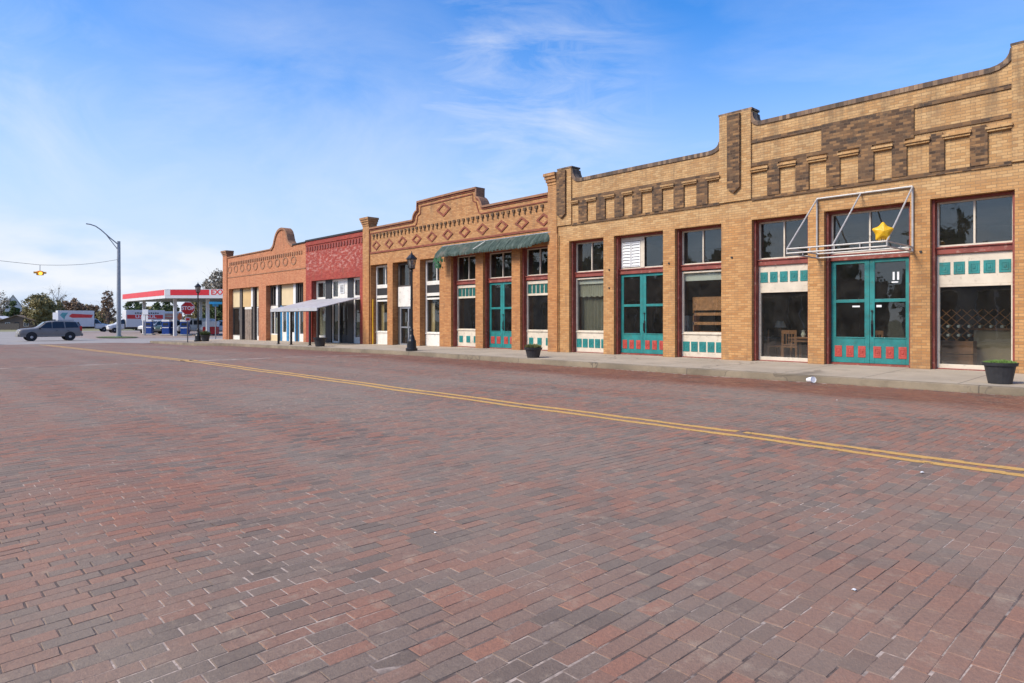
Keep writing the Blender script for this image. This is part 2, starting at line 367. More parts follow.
def textmesh(txt, size, ext=.004, bold=0., sx=1.):
    cu = bpy.data.curves.new('t', 'FONT'); cu.body = txt; cu.size = size; cu.extrude = ext; cu.offset = bold; cu.align_x = 'CENTER'; cu.align_y = 'CENTER'
    cu.resolution_u = 3
    o = bpy.data.objects.new('t', cu); COL.objects.link(o)
    bpy.context.view_layer.update()
    me = bpy.data.meshes.new_from_object(o.evaluated_get(bpy.context.evaluated_depsgraph_get()))
    vs = [(v.co.x*sx, v.co.y, v.co.z) for v in me.vertices]; fs = [tuple(p.vertices) for p in me.polygons]
    bpy.data.objects.remove(o); bpy.data.curves.remove(cu); bpy.data.meshes.remove(me)
    return vs, fs
def put_text(mb, txt, size, origin, right, up, ext=.004, bold=0., sx=1.):
    vs, fs = textmesh(txt, size, ext, bold, sx); o = Vector(origin); r = Vector(right).normalized(); u = Vector(up).normalized(); nrm = r.cross(u)
    return mb.add([o+r*x+u*y+nrm*z for x, y, z in vs], fs)

def gz(x): return -.0083*max(0., min(50., -x-25.))
SX0 = -18.34

# ---------------------------------------------------------------- ground
XB = [200, 60, 30, 10, 0, -10, -25, -35, -44, -47, -54, -57]
def strip(xs, yz):
    """sheet: for every x a list of (y, z above gz)"""
    mb = MB(); k = len(yz(xs[0]))
    for x in xs:
        for y, z in yz(x): mb.v.append((x, y, gz(x)+z))
    for i in range(len(xs)-1):
        for j in range(k-1):
            a = i*k+j; mb.f.append((a, a+1, a+k+1, a+k))
    return mb
def edge(x):      # kerb line of the long pavement, with the wider corner at the crossing
    if x > -44: return -3.5
    if x > -47: return -3.5-1.4*(-44-x)/3
    return -4.9

def streetbrick(nm='street_brick', real=False):
    m = NT(nm); P = m.pos()
    mpp = m.n('ShaderNodeMapping'); m.l(P, mpp.inputs[0]); mpp.inputs['Rotation'].default_value = (0, 0, R(90))
    wv = m.n('ShaderNodeTexNoise'); m.l(P, wv.inputs['Vector']); wv.inputs['Scale'].default_value = .35; wv.inputs['Detail'].default_value = 2
    wv2 = m.n('ShaderNodeTexNoise'); m.l(P, wv2.inputs['Vector']); wv2.inputs['Scale'].default_value = 5; wv2.inputs['Detail'].default_value = 2
    a = m.n('ShaderNodeVectorMath', operation='MULTIPLY_ADD'); m.l(wv.outputs['Color'], a.inputs[0]); a.inputs[1].default_value = (.22, .22, 0); m.l(mpp.outputs[0], a.inputs[2])
    a2 = m.n('ShaderNodeVectorMath', operation='MULTIPLY_ADD'); m.l(wv2.outputs['Color'], a2.inputs[0]); a2.inputs[1].default_value = (.028, .022, 0); m.l(a.outputs[0], a2.inputs[2])
    b = m.n('ShaderNodeTexBrick'); m.l(a2.outputs[0], b.inputs['Vector'])
    b.inputs['Color1'].default_value = (0, 0, 0, 1); b.inputs['Color2'].default_value = (1, 1, 1, 1)
    b.inputs['Scale'].default_value = 1; b.inputs['Mortar Size'].default_value = .0035; b.inputs['Mortar Smooth'].default_value = .25
    b.inputs['Brick Width'].default_value = .207; b.inputs['Row Height'].default_value = .095; b.offset = .5; b.squash = 1
    per = m.n('ShaderNodeNewGeometry').outputs['Random Per Island'] if real else b.outputs['Color']
    c = m.ramp(per, [(0, (.135, .105, .100)), (.20, (.215, .165, .152)), (.40, (.265, .172, .150)), (.60, (.295, .150, .120)), (.80, (.36, .155, .115)), (.92, (.40, .17, .12)), (1, (.20, .172, .165))])
    c = m.mix(.24, c, (.250, .175, .150))
    # worn grey patches and redder patches, metres across
    g1 = m.noise(P, .22, 5, .6); c = m.mix(m.rng(g1, .44, .68, 0, .70), c, (.275, .222, .200))
    g2 = m.noise(P, .35, 4, .6, .6); c = m.mix(m.rng(g2, .52, .72, 0, .5), c, (.35, .165, .12))
    g3 = m.noise(P, 60, 6, .75); c = m.mix(m.rng(g3, .35, .72, 0, .55), c, (.10, .07, .068))
    g4 = m.noise(P, 16, 5, .7); c = m.mix(m.rng(g4, .58, .75, 0, .35), c, (.36, .28, .26))
    # tyre tracks: long worn bands
    tm = m.n('ShaderNodeMapping'); m.l(P, tm.inputs[0]); tm.inputs['Scale'].default_value = (.05, .8, 1)
    c = m.mix(m.rng(m.noise(tm.outputs[0], 1, 4), .45, .7, 0, .4), c, (.28, .235, .215))
    # joints: dark, with pale sand in places
    sand = m.rng(m.noise(P, 1.6, 6, .7), .52, .62); jc = m.mix(sand, (.055, .038, .034), (.42, .34, .29))
    oil = m.rng(m.noise(P, .9, 3, .5, .3), .66, .76, 0, .4); c = m.mix(oil, c, (.10, .075, .068))
    du = m.rng(m.noise(P, 4.5, 8, .75), .56, .66, 0, .45); c = m.mix(du, c, (.37, .29, .25))
    if not real: c = m.mix(m.math('MULTIPLY', b.outputs['Fac'], .8), c, jc)
    # damp red dust along the gutter
    s = m.n('ShaderNodeSeparateXYZ'); m.l(P, s.inputs[0])
    yy = m.math('ADD', s.outputs[1], m.math('MULTIPLY', m.math('SUBTRACT', m.noise(P, .5, 5, .6), .5), 2.4))
    wet = m.rng(yy, -7.7, -6.3); right = m.rng(s.outputs[0], -48, -12, .35, 1.)
    wet = m.math('MULTIPLY', wet, right)
    mud = m.mix(m.noise(P, 2.5, 6, .7), (.11, .030, .018), (.25, .085, .05))
    mud = m.mix(m.rng(m.noise(P, 2.2, 8, .78), .52, .64, 0, .85), mud, (.34, .17, .10)); mud = m.mix(m.rng(m.noise(P, .8, 5, .7), .52, .62, 0, .8), mud, (.07, .028, .02))
    c = m.mix(m.math('MULTIPLY', wet, .68), c, mud)
    c = m.mix(1., c, (1.02, .99, .82), 'MULTIPLY')
    m.l(c, m.b.inputs['Base Color'])
    ro = m.math('SUBTRACT', m.rng(m.noise(P, 9, 5), .3, .7, .78, .9), m.math('MULTIPLY', wet, .30)); m.l(ro, m.b.inputs['Roughness']); m.v(m.b.inputs['Specular IOR Level'], .3)
    if real:
        h = m.math('ADD', m.noise(P, 22, 7, .75), m.math('MULTIPLY', m.noise(P, 140, 3, .6), .4)); m.bump(h, .7, .009); return m.m
    h = m.math('ADD', m.math('SUBTRACT', 1, b.outputs['Fac']), m.math('ADD', m.math('MULTIPLY', b.outputs['Color'], .55), m.math('MULTIPLY', g3, .35)))
    m.bump(h, .8, .012)
    return m.m
M['street'] = streetbrick(); M['street_real'] = streetbrick('street_brick_laid', True)
def jointmat():
    m = NT('joint_sand'); P = m.pos(); c = m.mix(m.rng(m.noise(P, .8, 7, .7), .46, .56), (.10, .070, .056), (.50, .39, .31))
    c = m.mix(m.rng(m.noise(P, 40, 4), .4, .7, 0, .6), c, (.10, .07, .055)); m.l(c, m.b.inputs['Base Color']); m.v(m.b.inputs['Roughness'], .95); return m.m
M['joint'] = jointmat()

def concrete(name, base, joint=1.5, dark=.6, warm=(.30, .24, .17), gut=None):
    m = NT(name); P = m.pos(); f = m.noise(P, .7, 6, .6); c = m.ramp(f, [(.3, tuple(q*dark for q in base)), (.65, base)])
    c = m.mix(m.rng(m.noise(P, 5, 7, .7), .5, .75, 0, .45), c, warm)
    c = m.mix(m.rng(m.noise(P, 50, 4, .7), .45, .8, 0, .3), c, (.12, .10, .085))
    if joint:
        s = m.n('ShaderNodeSeparateXYZ'); m.l(P, s.inputs[0])
        k = m.math('PINGPONG', s.outputs[0], joint/2); k2 = m.math('LESS_THAN', k, .012)
        c = m.mix(m.math('MULTIPLY', k2, .75), c, (.07, .06, .05))
        if gut is not None:      # grime with its own edge along the kerb
            g = m.rng(m.math('ADD', s.outputs[1], m.math('MULTIPLY', m.noise(P, 1.1, 5), .35)), gut, gut-.22, 0, .75)
            c = m.mix(g, c, (.17, .13, .085))
    vo = m.n('ShaderNodeTexVoronoi'); vo.feature = 'DISTANCE_TO_EDGE'; wv = m.n('ShaderNodeTexNoise'); m.l(P, wv.inputs['Vector']); wv.inputs['Scale'].default_value = 2.5; wv.inputs['Detail'].default_value = 6
    wa = m.n('ShaderNodeVectorMath', operation='MULTIPLY_ADD'); m.l(wv.outputs['Color'], wa.inputs[0]); wa.inputs[1].default_value = (.9, .9, 0); m.l(P, wa.inputs[2]); m.l(wa.outputs[0], vo.inputs['Vector']); vo.inputs['Scale'].default_value = .42
    ck = m.math('MULTIPLY', m.rng(vo.outputs['Distance'], .012, .002), m.rng(m.noise(P, .25, 2), .45, .55)); c = m.mix(m.math('MULTIPLY', ck, .8), c, (.08, .065, .05))
    c = m.mix(m.rng(m.noise(P, 1.7, 3, .5), .62, .70, 0, .35), c, tuple(q*.45 for q in base))
    m.l(c, m.b.inputs['Base Color']); m.v(m.b.inputs['Roughness'], .85); m.bump(m.noise(P, 30, 5, .7), .3, .01)
    return m.m
M['sidewalk'] = concrete('sidewalk_concrete', (.45, .375, .275), 1.9, .74, (.33, .25, .16), gut=-3.25)
M['curb'] = concrete('kerb_concrete', (.27, .215, .14), 3.4, .5, (.11, .09, .055))
M['crossconc'] = concrete('cross_street_concrete', (.35, .31, .27), 5, .8, (.30, .25, .21))
M['lot'] = concrete('lot_concrete', (.34, .26, .21), 4, .8, (.34, .24, .2))

def terr():
    m = NT('dry_grass_ground'); P = m.pos()
    c = m.ramp(m.noise(P, .12, 6, .6), [(.35, (.16, .15, .06)), (.6, (.26, .23, .11)), (.75, (.30, .25, .15))])
    c = m.mix(m.rng(m.noise(P, 3, 6, .7), .4, .7, 0, .5), c, (.10, .11, .03)); m.l(c, m.b.inputs['Base Color']); m.v(m.b.inputs['Roughness'], .95)
    return m.m
M['terrain'] = terr()

# terrain to the horizon (under everything)
mb = MB(); mb.add([(-1500, -1500, -.62), (1500, -1500, -.62), (1500, 1500, -.62), (-1500, 1500, -.62)], [(0, 1, 2, 3)])
struct(mb, 'ground', 'terrain')
xs = [x for x in XB if x <= 60]
# brick street, slightly crowned towards the gutter
def yz(x):
    e = edge(x); return [(-21.2, -.10), (-18.5, 0.), (-9., 0.), (-7., -.015), (-5.6 if e > -4 else -6.2, -.045), (e-.3, -.095), (e+.05, -.10)]
struct(strip(xs, yz), 'brick_street', 'street')
# the nearer bricks are laid one by one: courses across the street, slightly uneven
from mathutils import noise as mn
def surf(x, y):
    pr = yz(x)
    for (a, za), (b_, zb_) in zip(pr, pr[1:]):
        if a <= y <= b_: return gz(x)+za+(zb_-za)*(y-a)/(b_-a)
    return gz(x)+pr[-1][1]
def und(x, y): return max(-.008, min(.008, mn.noise((x*.45, y*.45, 2.))*.016+mn.noise((x*1.3, y*1.3, 7.))*.004))
rnd = random.Random(3); V = []; Fc = []
RW, BL, GAP = .095, .207, .0050
ix = 0; x = -24.0
while x < 3.2:
    wx = RW*(1+rnd.uniform(-.03, .03)); off = (ix % 2)*BL/2+rnd.uniform(-.012, .012); y = -20.9+off
    while y < -3.78:
        ly = BL*(1+rnd.uniform(-.045, .045)*(1 if rnd.random() < .8 else 3))
        if y+ly > -3.55: break
        cxm, cym = x+wx/2, y+ly/2
        # slow waves in the laying, settled dips
        w1 = mn.noise((cxm*.23, cym*.23, 1.))*.16+mn.noise((cxm*.9, cym*.9, 4.))*.018; w2 = mn.noise((cxm*.2, cym*.2, 9.))*.10
        dz = rnd.uniform(-.0009, .0013)
        if rnd.random() < .02: dz += .0015
        tx_, ty_ = rnd.gauss(0, .005), rnd.gauss(0, .0035); rz_ = rnd.gauss(0, .009)
        g = GAP*(.15+rnd.random()*.8)/2
        if rnd.random() < .05: g *= 2
        hx_, hy_ = wx/2-g, ly/2-g; ch = .0018+rnd.random()*.0025; k = len(V)
        for inset, dzz in ((ch, 0.), (0., -.0028), (0., -.02)):
            for sx_, sy_ in ((-1, -1), (1, -1), (1, 1), (-1, 1)):
                lx, ly_ = sx_*(hx_-inset)+(rnd.uniform(-.0035, .0035) if dzz == 0. else 0), sy_*(hy_-inset)+(rnd.uniform(-.0035, .0035) if dzz == 0. else 0)
                vx_, vy_ = cxm+w1+lx-ly_*rz_, cym+w2+ly_+lx*rz_
                V.append((vx_, vy_, surf(vx_, vy_)+und(vx_, vy_)+.0135+dz+dzz+lx*tx_+ly_*ty_))
        Fc.append((k, k+1, k+2, k+3))
        for r_ in (0, 4):
            for j in range(4): Fc.append((k+r_+j, k+4+r_+j, k+4+r_+(j+1) % 4, k+r_+(j+1) % 4))
        y += ly
    x += wx; ix += 1
mb = MB(); mb.v = V; mb.f = Fc; struct(mb, 'laid_street_bricks', 'street_real')
nx, ny = 92, 58; mb = MB()
for i in range(nx+1):
    for j in range(ny+1):
        x_ = -24.3+27.9*i/nx; y_ = -21.1+17.5*j/ny; mb.v.append((x_, y_, surf(x_, y_)+und(x_, y_)+.0115))
for i in range(nx):
    for j in range(ny): a = i*(ny+1)+j; mb.f.append((a, a+ny+1, a+ny+2, a+1))
struct(mb, 'joint_sand', 'joint')
# kerb
def yzk(x):
    e = edge(x); return [(e, -.25), (e, -.06), (e+.012, .055), (e+.04, .07), (e+.17, .075), (e+.17, -.1)]
o = struct(strip(xs+[-57], yzk), 'kerb', 'curb')
struct(strip(xs, lambda x: [(edge(x)+.165, .074), (0.6, .142)]), 'sidewalk', 'sidewalk')
# corner return of the kerb and the side pavement of the last building
mb = MB(); z0 = gz(-57)
mb.box(-57.16, -57.0, -4.9, 30, z0-.3, z0+.075); struct(mb, 'kerb_return', 'curb')
mb = MB(); mb.box(-57.0, -55.3, .6, 30, z0-.3, z0+.10); struct(mb, 'side_pavement', 'sidewalk')
# pavement and kerb across the street, behind the camera
struct(strip(xs, lambda x: [(-27, .14), (-21.32, .075), (-21.2, .07), (-21.2, -.2)]), 'far_sidewalk', 'sidewalk')
# cross street and the concrete road going on beyond it
def sheet(name, mat, poly, z):
    mb = MB(); mb.add([(x, y, gz(x)+z) for x, y in poly], [tuple(range(len(poly)))]); return struct(mb, name, mat)
mb = strip([-56.4, -57.16, -66, -75, -90, -131], lambda x: [(-24, -.075), (-12, -.06), (-4.6, -.075)]); struct(mb, 'crossing', 'crossconc')
mb = strip([-57.16, -66, -75, -77.5], lambda x: [(-4.6, -.075), (60, -.075)]); struct(mb, 'cross_street', 'crossconc')
mb = strip([-57.16, -66, -75, -77.5], lambda x: [(-90, -.075), (-24, -.075)]); struct(mb, 'cross_street_south', 'crossconc')
mb = strip([-77.5, -90, -131], lambda x: [(-4.6, -.072), (60, -.04)]); struct(mb, 'station_lot', 'lot')
mb = strip([-131, -134, -140], lambda x: [(-90, -.07), (60, -.07)]); struct(mb, 'far_road', 'crossconc')

# yellow double line: two worn stripes on the bricks
m = NT('yellow_road_paint'); P = m.pos()
c = m.ramp(m.noise(P, 30, 5, .7), [(.3, (.44, .235, .06)), (.6, (.64, .37, .10))]); m.l(c, m.b.inputs['Base Color']); m.v(m.b.inputs['Roughness'], .7)
sp = m.n('ShaderNodeSeparateXYZ'); m.l(P, sp.inputs[0])
wear = m.noise(P, 7, 6, .75); tcut = m.rng(sp.outputs[0], -45, 0, .30, .38)
tr = m.n('ShaderNodeBsdfTransparent'); mxs = m.n('ShaderNodeMixShader'); gp = m.math('GREATER_THAN', wear, tcut)
m.l(gp, mxs.inputs[0]); m.l(tr.outputs[0], mxs.inputs[1]); m.l(m.b.outputs[0], mxs.inputs[2]); m.l(mxs.outputs[0], m.out.inputs[0])
M['roadpaint'] = m.m
for y0 in (-12.30, -12.02):
    rnd = random.Random(int(-y0*100)); mb = MB(); x = 24.
    while x > -54:
        gappy = y0 > -12.1 and x > -5.5
        L_ = .095*rnd.randint(1, 4) if gappy else .095*rnd.randint(2, 7)
        dy_ = rnd.uniform(-.012, .012); ww = .066+rnd.uniform(-.009, .009)
        if not (gappy and rnd.random() < .2):
            k = max(1, int(L_/.095)); st_ = L_/k
            for q in range(k+1):
                xq = x-st_*q
                for yy_ in (y0-ww+dy_, y0+ww+dy_):
                    mb.v.append((xq, yy_, surf(xq, yy_)+und(xq, yy_)+.0168 if -24.1 < xq < 3.1 else gz(xq)+(.024 if xq < 3.2 and xq > -24.6 else .005)))
            n_ = len(mb.v)-2*(k+1)
            for q in range(k): a = n_+2*q; mb.f.append((a, a+1, a+3, a+2))
        x -= L_
    o = struct(mb, 'road_marking', 'roadpaint')

# ---------------------------------------------------------------- storefront pieces (facade plane is y = 0, joinery stands back at y = .33)
YJ = .33
def ring(mb, x0, x1, z0, z1, wd, y0, y1, mull=(), rails=()):
    mb.box(x0, x0+wd, y0, y1, z0, z1); mb.box(x1-wd, x1, y0, y1, z0, z1)
    mb.box(x0+wd, x1-wd, y0+.002, y1-.002, z0, z0+wd); mb.box(x0+wd, x1-wd, y0+.002, y1-.002, z1-wd, z1)
    for x in mull: mb.box(x-wd*.5, x+wd*.5, y0+.004, y1-.004, z0+wd, z1-wd)
    for z in rails: mb.box(x0+wd, x1-wd, y0+.006, y1-.006, z-wd*.5, z+wd*.5)
    return mb
def pane(parent, x0, x1, z0, z1, y=.40, mat='glass'):
    return MB().box(x0, x1, y, y+.008, z0, z1).build('glass_pane', mat, parent)
def surround(root, x0, x1, zb, sill=True, door=False, mat='redwood'):
    mb = MB()
    mb.box(x0, x0+.07, .14, .46, zb-.3, 4.55); mb.box(x1-.07, x1, .14, .46, zb-.3, 4.55)
    mb.box(x0+.07, x1-.07, .20, .459, 4.485, 4.549); mb.box(x0+.07, x1-.07, YJ-.06, .459, 3.12, 3.31)
    mb.box(x0+.07, x1-.07, YJ-.10, YJ-.06, 3.27, 3.305)
    mb.box(x0+.07, x1-.07, YJ-.05, .459, zb-.3, zb+.045)
    return mb.build('wooden_surround', mat, root, .006)
def transom(root, x0, x1, louvre=False, mat='cream', zt=4.485, mid=None):
    x0 += .07; x1 -= .07; xm = mid or (x0+x1)/2
    mb = MB(); ring(mb, x0, x1, 3.312, zt, .045, YJ+.02, YJ+.08, [xm])
    if louvre:
        mb.box(x0+.05, xm+.05, YJ+.0, YJ+.03, 4.33, zt-.02); mb.box(xm-.12, xm+.06, YJ+.0, YJ+.028, 3.33, 4.33)
    wdw = mb.build('transom_window', mat, root, .004)
    pane(wdw, xm+.02, x1-.04, 3.35, zt-.04)
    if louvre:
        xa, xb = x0+.06, xm-.13; xc = (xa+xb)/2
        for a, b in ((xa, xc-.012), (xc+.012, xb)):
            lv = MB(); ring(lv, a, b, 3.38, 4.31, .03, YJ-.005, YJ+.03)
            for k in range(8):
                z = 3.43+k*.11; lv.add([(a+.03, YJ, z), (b-.03, YJ, z), (b-.03, YJ+.03, z+.095), (a+.03, YJ+.03, z+.095)], [(0, 1, 2, 3)])
                lv.box(a+.03, b-.03, YJ-.004, YJ+.002, z-.006, z+.012)
            lv.build('louvre_shutter', 'shutterwhite', wdw)
    else:
        pane(wdw, x0+.04, xm-.02, 3.35, zt-.04)
    return wdw
def tiles(parent, x0, x1, z0, z1, n, y, mat='teal', fill=.76, centre='tealdark', nm='square_panel'):
    st = (x1-x0)/n
    for k in range(n):
        c_ = x0+(k+.5)*st; hw = st*fill/2
        mb = MB().box(c_-hw, c_+hw, y-.016, y, z0, z1)
        ring(mb, c_-hw*.62, c_+hw*.62, z0+(z1-z0)*.2, z1-(z1-z0)*.2, .018, y-.024, y-.014)
        mb.box(c_-hw*.22, c_+hw*.22, y-.028, y-.014, (z0+z1)/2-.035, (z0+z1)/2+.035)
        mb.build(nm, mat, parent, .008)
def display_high(root, x0, x1):      # tiles above, tall glass below
    x0 += .07; x1 -= .07; mb = MB()
    mb.box(x0, x1, YJ, YJ+.08, 2.33, 3.119); ring(mb, x0, x1, .15, 2.329, .06, YJ-.002, YJ+.08)
    mb.box(x0+.002, x1-.002, YJ-.01, YJ+.08, .10, .27)
    d = mb.build('display_window', 'cream', root, .005)
    tiles(d, x0+.02, x1-.02, 2.59, 2.91, 5, YJ-.001)
    pane(d, x0+.055, x1-.055, .265, 2.275); return d
def display_low(root, x0, x1, kind):
    x0 += .07; x1 -= .07; mb = MB(); zt = 3.085
    ring(mb, x0, x1, .95, zt, .06, YJ, YJ+.08); mb.box(x0, x1, YJ+.002, YJ+.08, .12, .951)
    mb.box(x0+.01, x1-.01, YJ-.035, YJ, .925, .965)
    if kind == 'strips':
        mb.box(x0+.05, x1-.05, YJ+.004, YJ+.076, 2.46, 2.55)
        mb.box(x0+.05, x1-.05, YJ+.004, YJ+.076, 2.95, 3.03)
    d = mb.build('display_window', 'cream', root, .005)
    if kind == 'strips':
        n = 6; st = (x1-x0-.12)/n
        for k in range(n):
            MB().box(x0+.06+k*st+.02, x0+.06+(k+1)*st-.06, YJ+.03, YJ+.06, 2.552, 2.948).build('dark_slat', 'tealdark', d)
        for k in range(n-1): pass
        bk = MB(); bk.box(x0+.05, x1-.05, YJ+.062, YJ+.07, 2.55, 2.95); bk.build('slat_backing', 'cream', d)
        pane(d, x0+.055, x1-.055, 1.0, 2.47)
        tiles(d, x0+.03, x1-.03, .36, .67, 3, YJ+.001, fill=.5)
    else:
        pane(d, x0+.055, x1-.055, 1.0, 3.03)
        tiles(d, x0+.02, x1-.02, .34, .68, 5, YJ+.001, fill=.80)
        if kind == 'blind':
            MB().box(x0+.05, x1-.05, .44, .455, 2.76, 3.06).build('roller_blind', 'white', d)
        if kind == 'curtain':
            MB().box(x0+.05, x1-.05, .44, .455, 2.84, 3.06).build('roller_blind', 'white', d)
            cu = MB(); n = 26; xs_ = [x0+.05+(x1-x0-.1)*i/n for i in range(n+1)]
            for i in range(n+1):
                yy = .50+(.02 if i % 2 else -.012); cu.v += [(xs_[i], yy, 2.34+.02*math.sin(i*1.3)), (xs_[i], yy, 2.86)]
            cu.f = [(2*i, 2*i+2, 2*i+3, 2*i+1) for i in range(n)]; cu.build('lace_curtain', 'curtain', d)
            dr = MB(); n = 18; xs_ = [x0+.02+(x1-x0-.04)*i/n for i in range(n+1)]
            for i in range(n+1):
                yy = .66+(.03 if i % 2 else -.02); dr.v += [(xs_[i], yy, .3), (xs_[i], yy, 3.0)]
            dr.f = [(2*i, 2*i+2, 2*i+3, 2*i+1) for i in range(n)]; dr.build('drape', 'dimdrape', d)
    return d
def door_leaf(root, x0, x1, n, hand, zb=.20, zt=3.115, sidew=.13):
    zm = 1.955; zg = .93; mb = MB(); y0, y1 = YJ+.0, YJ+.055
    mb.box(x0, x0+sidew, y0, y1, zb, zt); mb.box(x1-sidew, x1, y0, y1, zb, zt)
    a, b = x0+sidew, x1-sidew
    mb.box(a, b, y0+.003, y1-.003, zt-.10, zt); mb.box(a, b, y0+.003, y1-.003, zm-.045, zm+.045); mb.box(a, b, y0+.003, y1-.003, zb, zg)
    mb.box(a-.02, b+.02, y0-.015, y0+.003, zg-.03, zg+.0)
    d = mb.build('door', 'teal', root, .005)
    MB().box(a, b, YJ+.02, YJ+.028, zg, zm-.045).build('glass_pane', 'glass', d)
    MB().box(a, b, YJ+.02, YJ+.028, zm+.045, zt-.10).build('glass_pane', 'glass', d)
    tiles(d, x0+.04, x1-.04, .36, .68, n, y0+.004, 'redtile', .62, nm='square_panel')
    hx = x0+.065 if hand > 0 else x1-.065
    if hand > 0:
        h = MB().box(hx-.03, hx+.03, y0-.012, y0, .95, 1.40); h.tube((hx, y0-.07, 1.02), (hx, y0-.07, 1.30), .012); h.tube((hx, y0-.07, 1.03), (hx, y0, 1.03), .012); h.tube((hx, y0-.07, 1.29), (hx, y0, 1.29), .012)
        h.box(hx-.012, hx+.012, y0-.01, y0, 1.40, 1.66); h.tube((hx, y0-.03, 1.66), (hx, y0, 1.66), .03); h.build('door_handle', 'black', d)
    return d

def comb(x0, x1, prof, openings, ztop, zb=-.8):
    """outline of a street front: down the right side, openings cut from below, parapet profile (left to right)"""
    p = [(x0, zb)]
    for a, b in openings: p += [(a, zb), (a, ztop), (b, ztop), (b, zb)]
    p += [(x1, zb)]
    return p+list(reversed(prof))
def shell(root, x0, x1, depth, zt, mat='backbrick', zf=.12, parts=()):
    MB().box(x0, x0+.25, .42, depth, -.8, zt).build('side_wall', mat, root)
    MB().box(x1-.25, x1, .42, depth, -.8, zt).build('side_wall', mat, root)
    MB().box(x0+.25, x1-.25, depth-.3, depth, -.8, zt).build('rear_wall', mat, root)
    MB().box(x0+.25, x1-.25, .42, depth-.3, 5.7, 5.9).build('roof', 'roofing', root)
    c = MB(); c.box(x0+.25, x1-.25, 10.2, 10.35, zf, 4.9); c.box(x0+.25, x1-.25, .47, 10.4, 4.9, 5.0)
    for xp in parts: c.box(xp-.1, xp+.1, .47, 10.2, zf, 4.9)
    c.box(x0+.255, x0+.30, .47, 10.2, zf, 4.9); c.box(x1-.30, x1-.255, .47, 10.2, zf, 4.9)
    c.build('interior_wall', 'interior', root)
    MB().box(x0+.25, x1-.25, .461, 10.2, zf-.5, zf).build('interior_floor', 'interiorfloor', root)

def curve(p0, p1, p2, n=5):
    return [((1-t)**2*p0[0]+2*t*(1-t)*p1[0]+t*t*p2[0], (1-t)**2*p0[1]+2*t*(1-t)*p1[1]+t*t*p2[1]) for t in [i/n for i in range(n+1)]]
def coping(root, prof, th, y0, y1, mat, name='coping', up=.0):
    mb = MB()
    nrm = []
    for i, p in enumerate(prof):
        a = Vector(prof[max(0, i-1)]); b = Vector(prof[min(len(prof)-1, i+1)]); d = (b-a).normalized(); nrm.append(Vector((-d.y, d.x)))
    pts = prof
    for i in range(len(pts)-1):
        a, b = Vector(pts[i]), Vector(pts[i+1]); na, nb = nrm[i], nrm[i+1]
        q = [a+na*up, b+nb*up, b-nb*th, a-na*th]
        mb.prism([tuple(v) for v in q], y0, y1)
    return mb.build(name, mat, root)

# ================================================================ BUILDING A: tan brick with brown frieze
A = thing('brick_building', 'tan brick double shop at the right with brown stepped frieze and teal doors', 'building', (-10.6, 0, .14), 'joined shops along the street')
W = 7.42
opA = [(-17.74, -16.0), (-15.51, -13.35), (-12.87, -11.12), (-10.08, -8.33), (-7.87, -5.65), (-5.19, -3.41)]
opA3 = [(-2.65, -.91), (-.42, 1.74), (2.22, 3.97)]
XE = 4.95
prof = [(-18.34, 6.92), (-17.58, 6.92)]
prof = [(SX0, 7.46), (-17.58, 7.42)]+curve((-17.57, 7.30), (-17.5, 6.94), (-17.22, 6.93))+[(-11.75, 6.93)]+curve((-11.60, 6.93), (-11.22, 6.94), (-11.17, 7.12))
prof += [(-11.165, 8.02), (-10.075, 7.98)]+curve((-10.07, 7.85), (-10.05, 7.55), (-9.8, 7.55))+[(-3.95, 7.55)]+curve((-3.9, 7.55), (-3.5, 7.6), (-3.47, 7.9))
prof += [(-3.465, 8.0), (-2.60, 8.0)]+curve((-2.59, 7.3), (-2.5, 6.94), (-2.2, 6.93))+[(XE-.8, 6.93), (XE-.79, 7.42), (XE, 7.46)]
MB().prism(comb(SX0, XE, prof, opA+opA3, 4.55), 0, .42).build('front_wall', 'tan', A)
shell(A, SX0, XE, 20, 6.6, parts=(-10.6, -3.05))
# coping on the straight runs
cp = curve((-17.57, 7.38), (-17.5, 6.95), (-17.22, 6.94))+[(-14, 6.945), (-11.75, 6.94)]+curve((-11.60, 6.94), (-11.20, 6.95), (-11.17, 7.2))
coping(A, cp, .10, -.035, .46, 'coping', up=.03)
cp = curve((-10.07, 7.92), (-10.05, 7.57), (-9.8, 7.56))+[(-7, 7.565), (-3.95, 7.56)]+curve((-3.9, 7.56), (-3.5, 7.6), (-3.465, 7.95))
coping(A, cp, .10, -.035, .46, 'coping', up=.03)
for a, b, z in ((-11.20, -10.05, 8.02), (-3.49, -2.58, 8.0), (SX0-.02, -17.56, 7.46)):
    MB().box(a, b, -.05, .47, z-.015, z+.05).build('coping', 'coping', A)
# pilasters: tan face standing 6 cm proud, with a brown strip that ends in a point
def pil(x0, x1, z1, bx0, bx1, zb):
    MB().box(x0, x1, -.06, 0.002, 5.2, z1-.02).build('pilaster', 'tan', A)
    c_ = (bx0+bx1)/2
    MB().prism([(bx0, z1-.06), (bx0, zb+.17), (c_, zb), (bx1, zb+.17), (bx1, z1-.06)], -.14, -.058).build('pilaster_strip', 'brown', A)
pil(-11.163, -10.08, 8.02, -10.85, -10.42, 5.45); pil(SX0+.01, -17.585, 7.44, -18.30, -17.84, 5.48); pil(-3.462, -2.61, 8.0, -3.2, -2.85, 5.45)
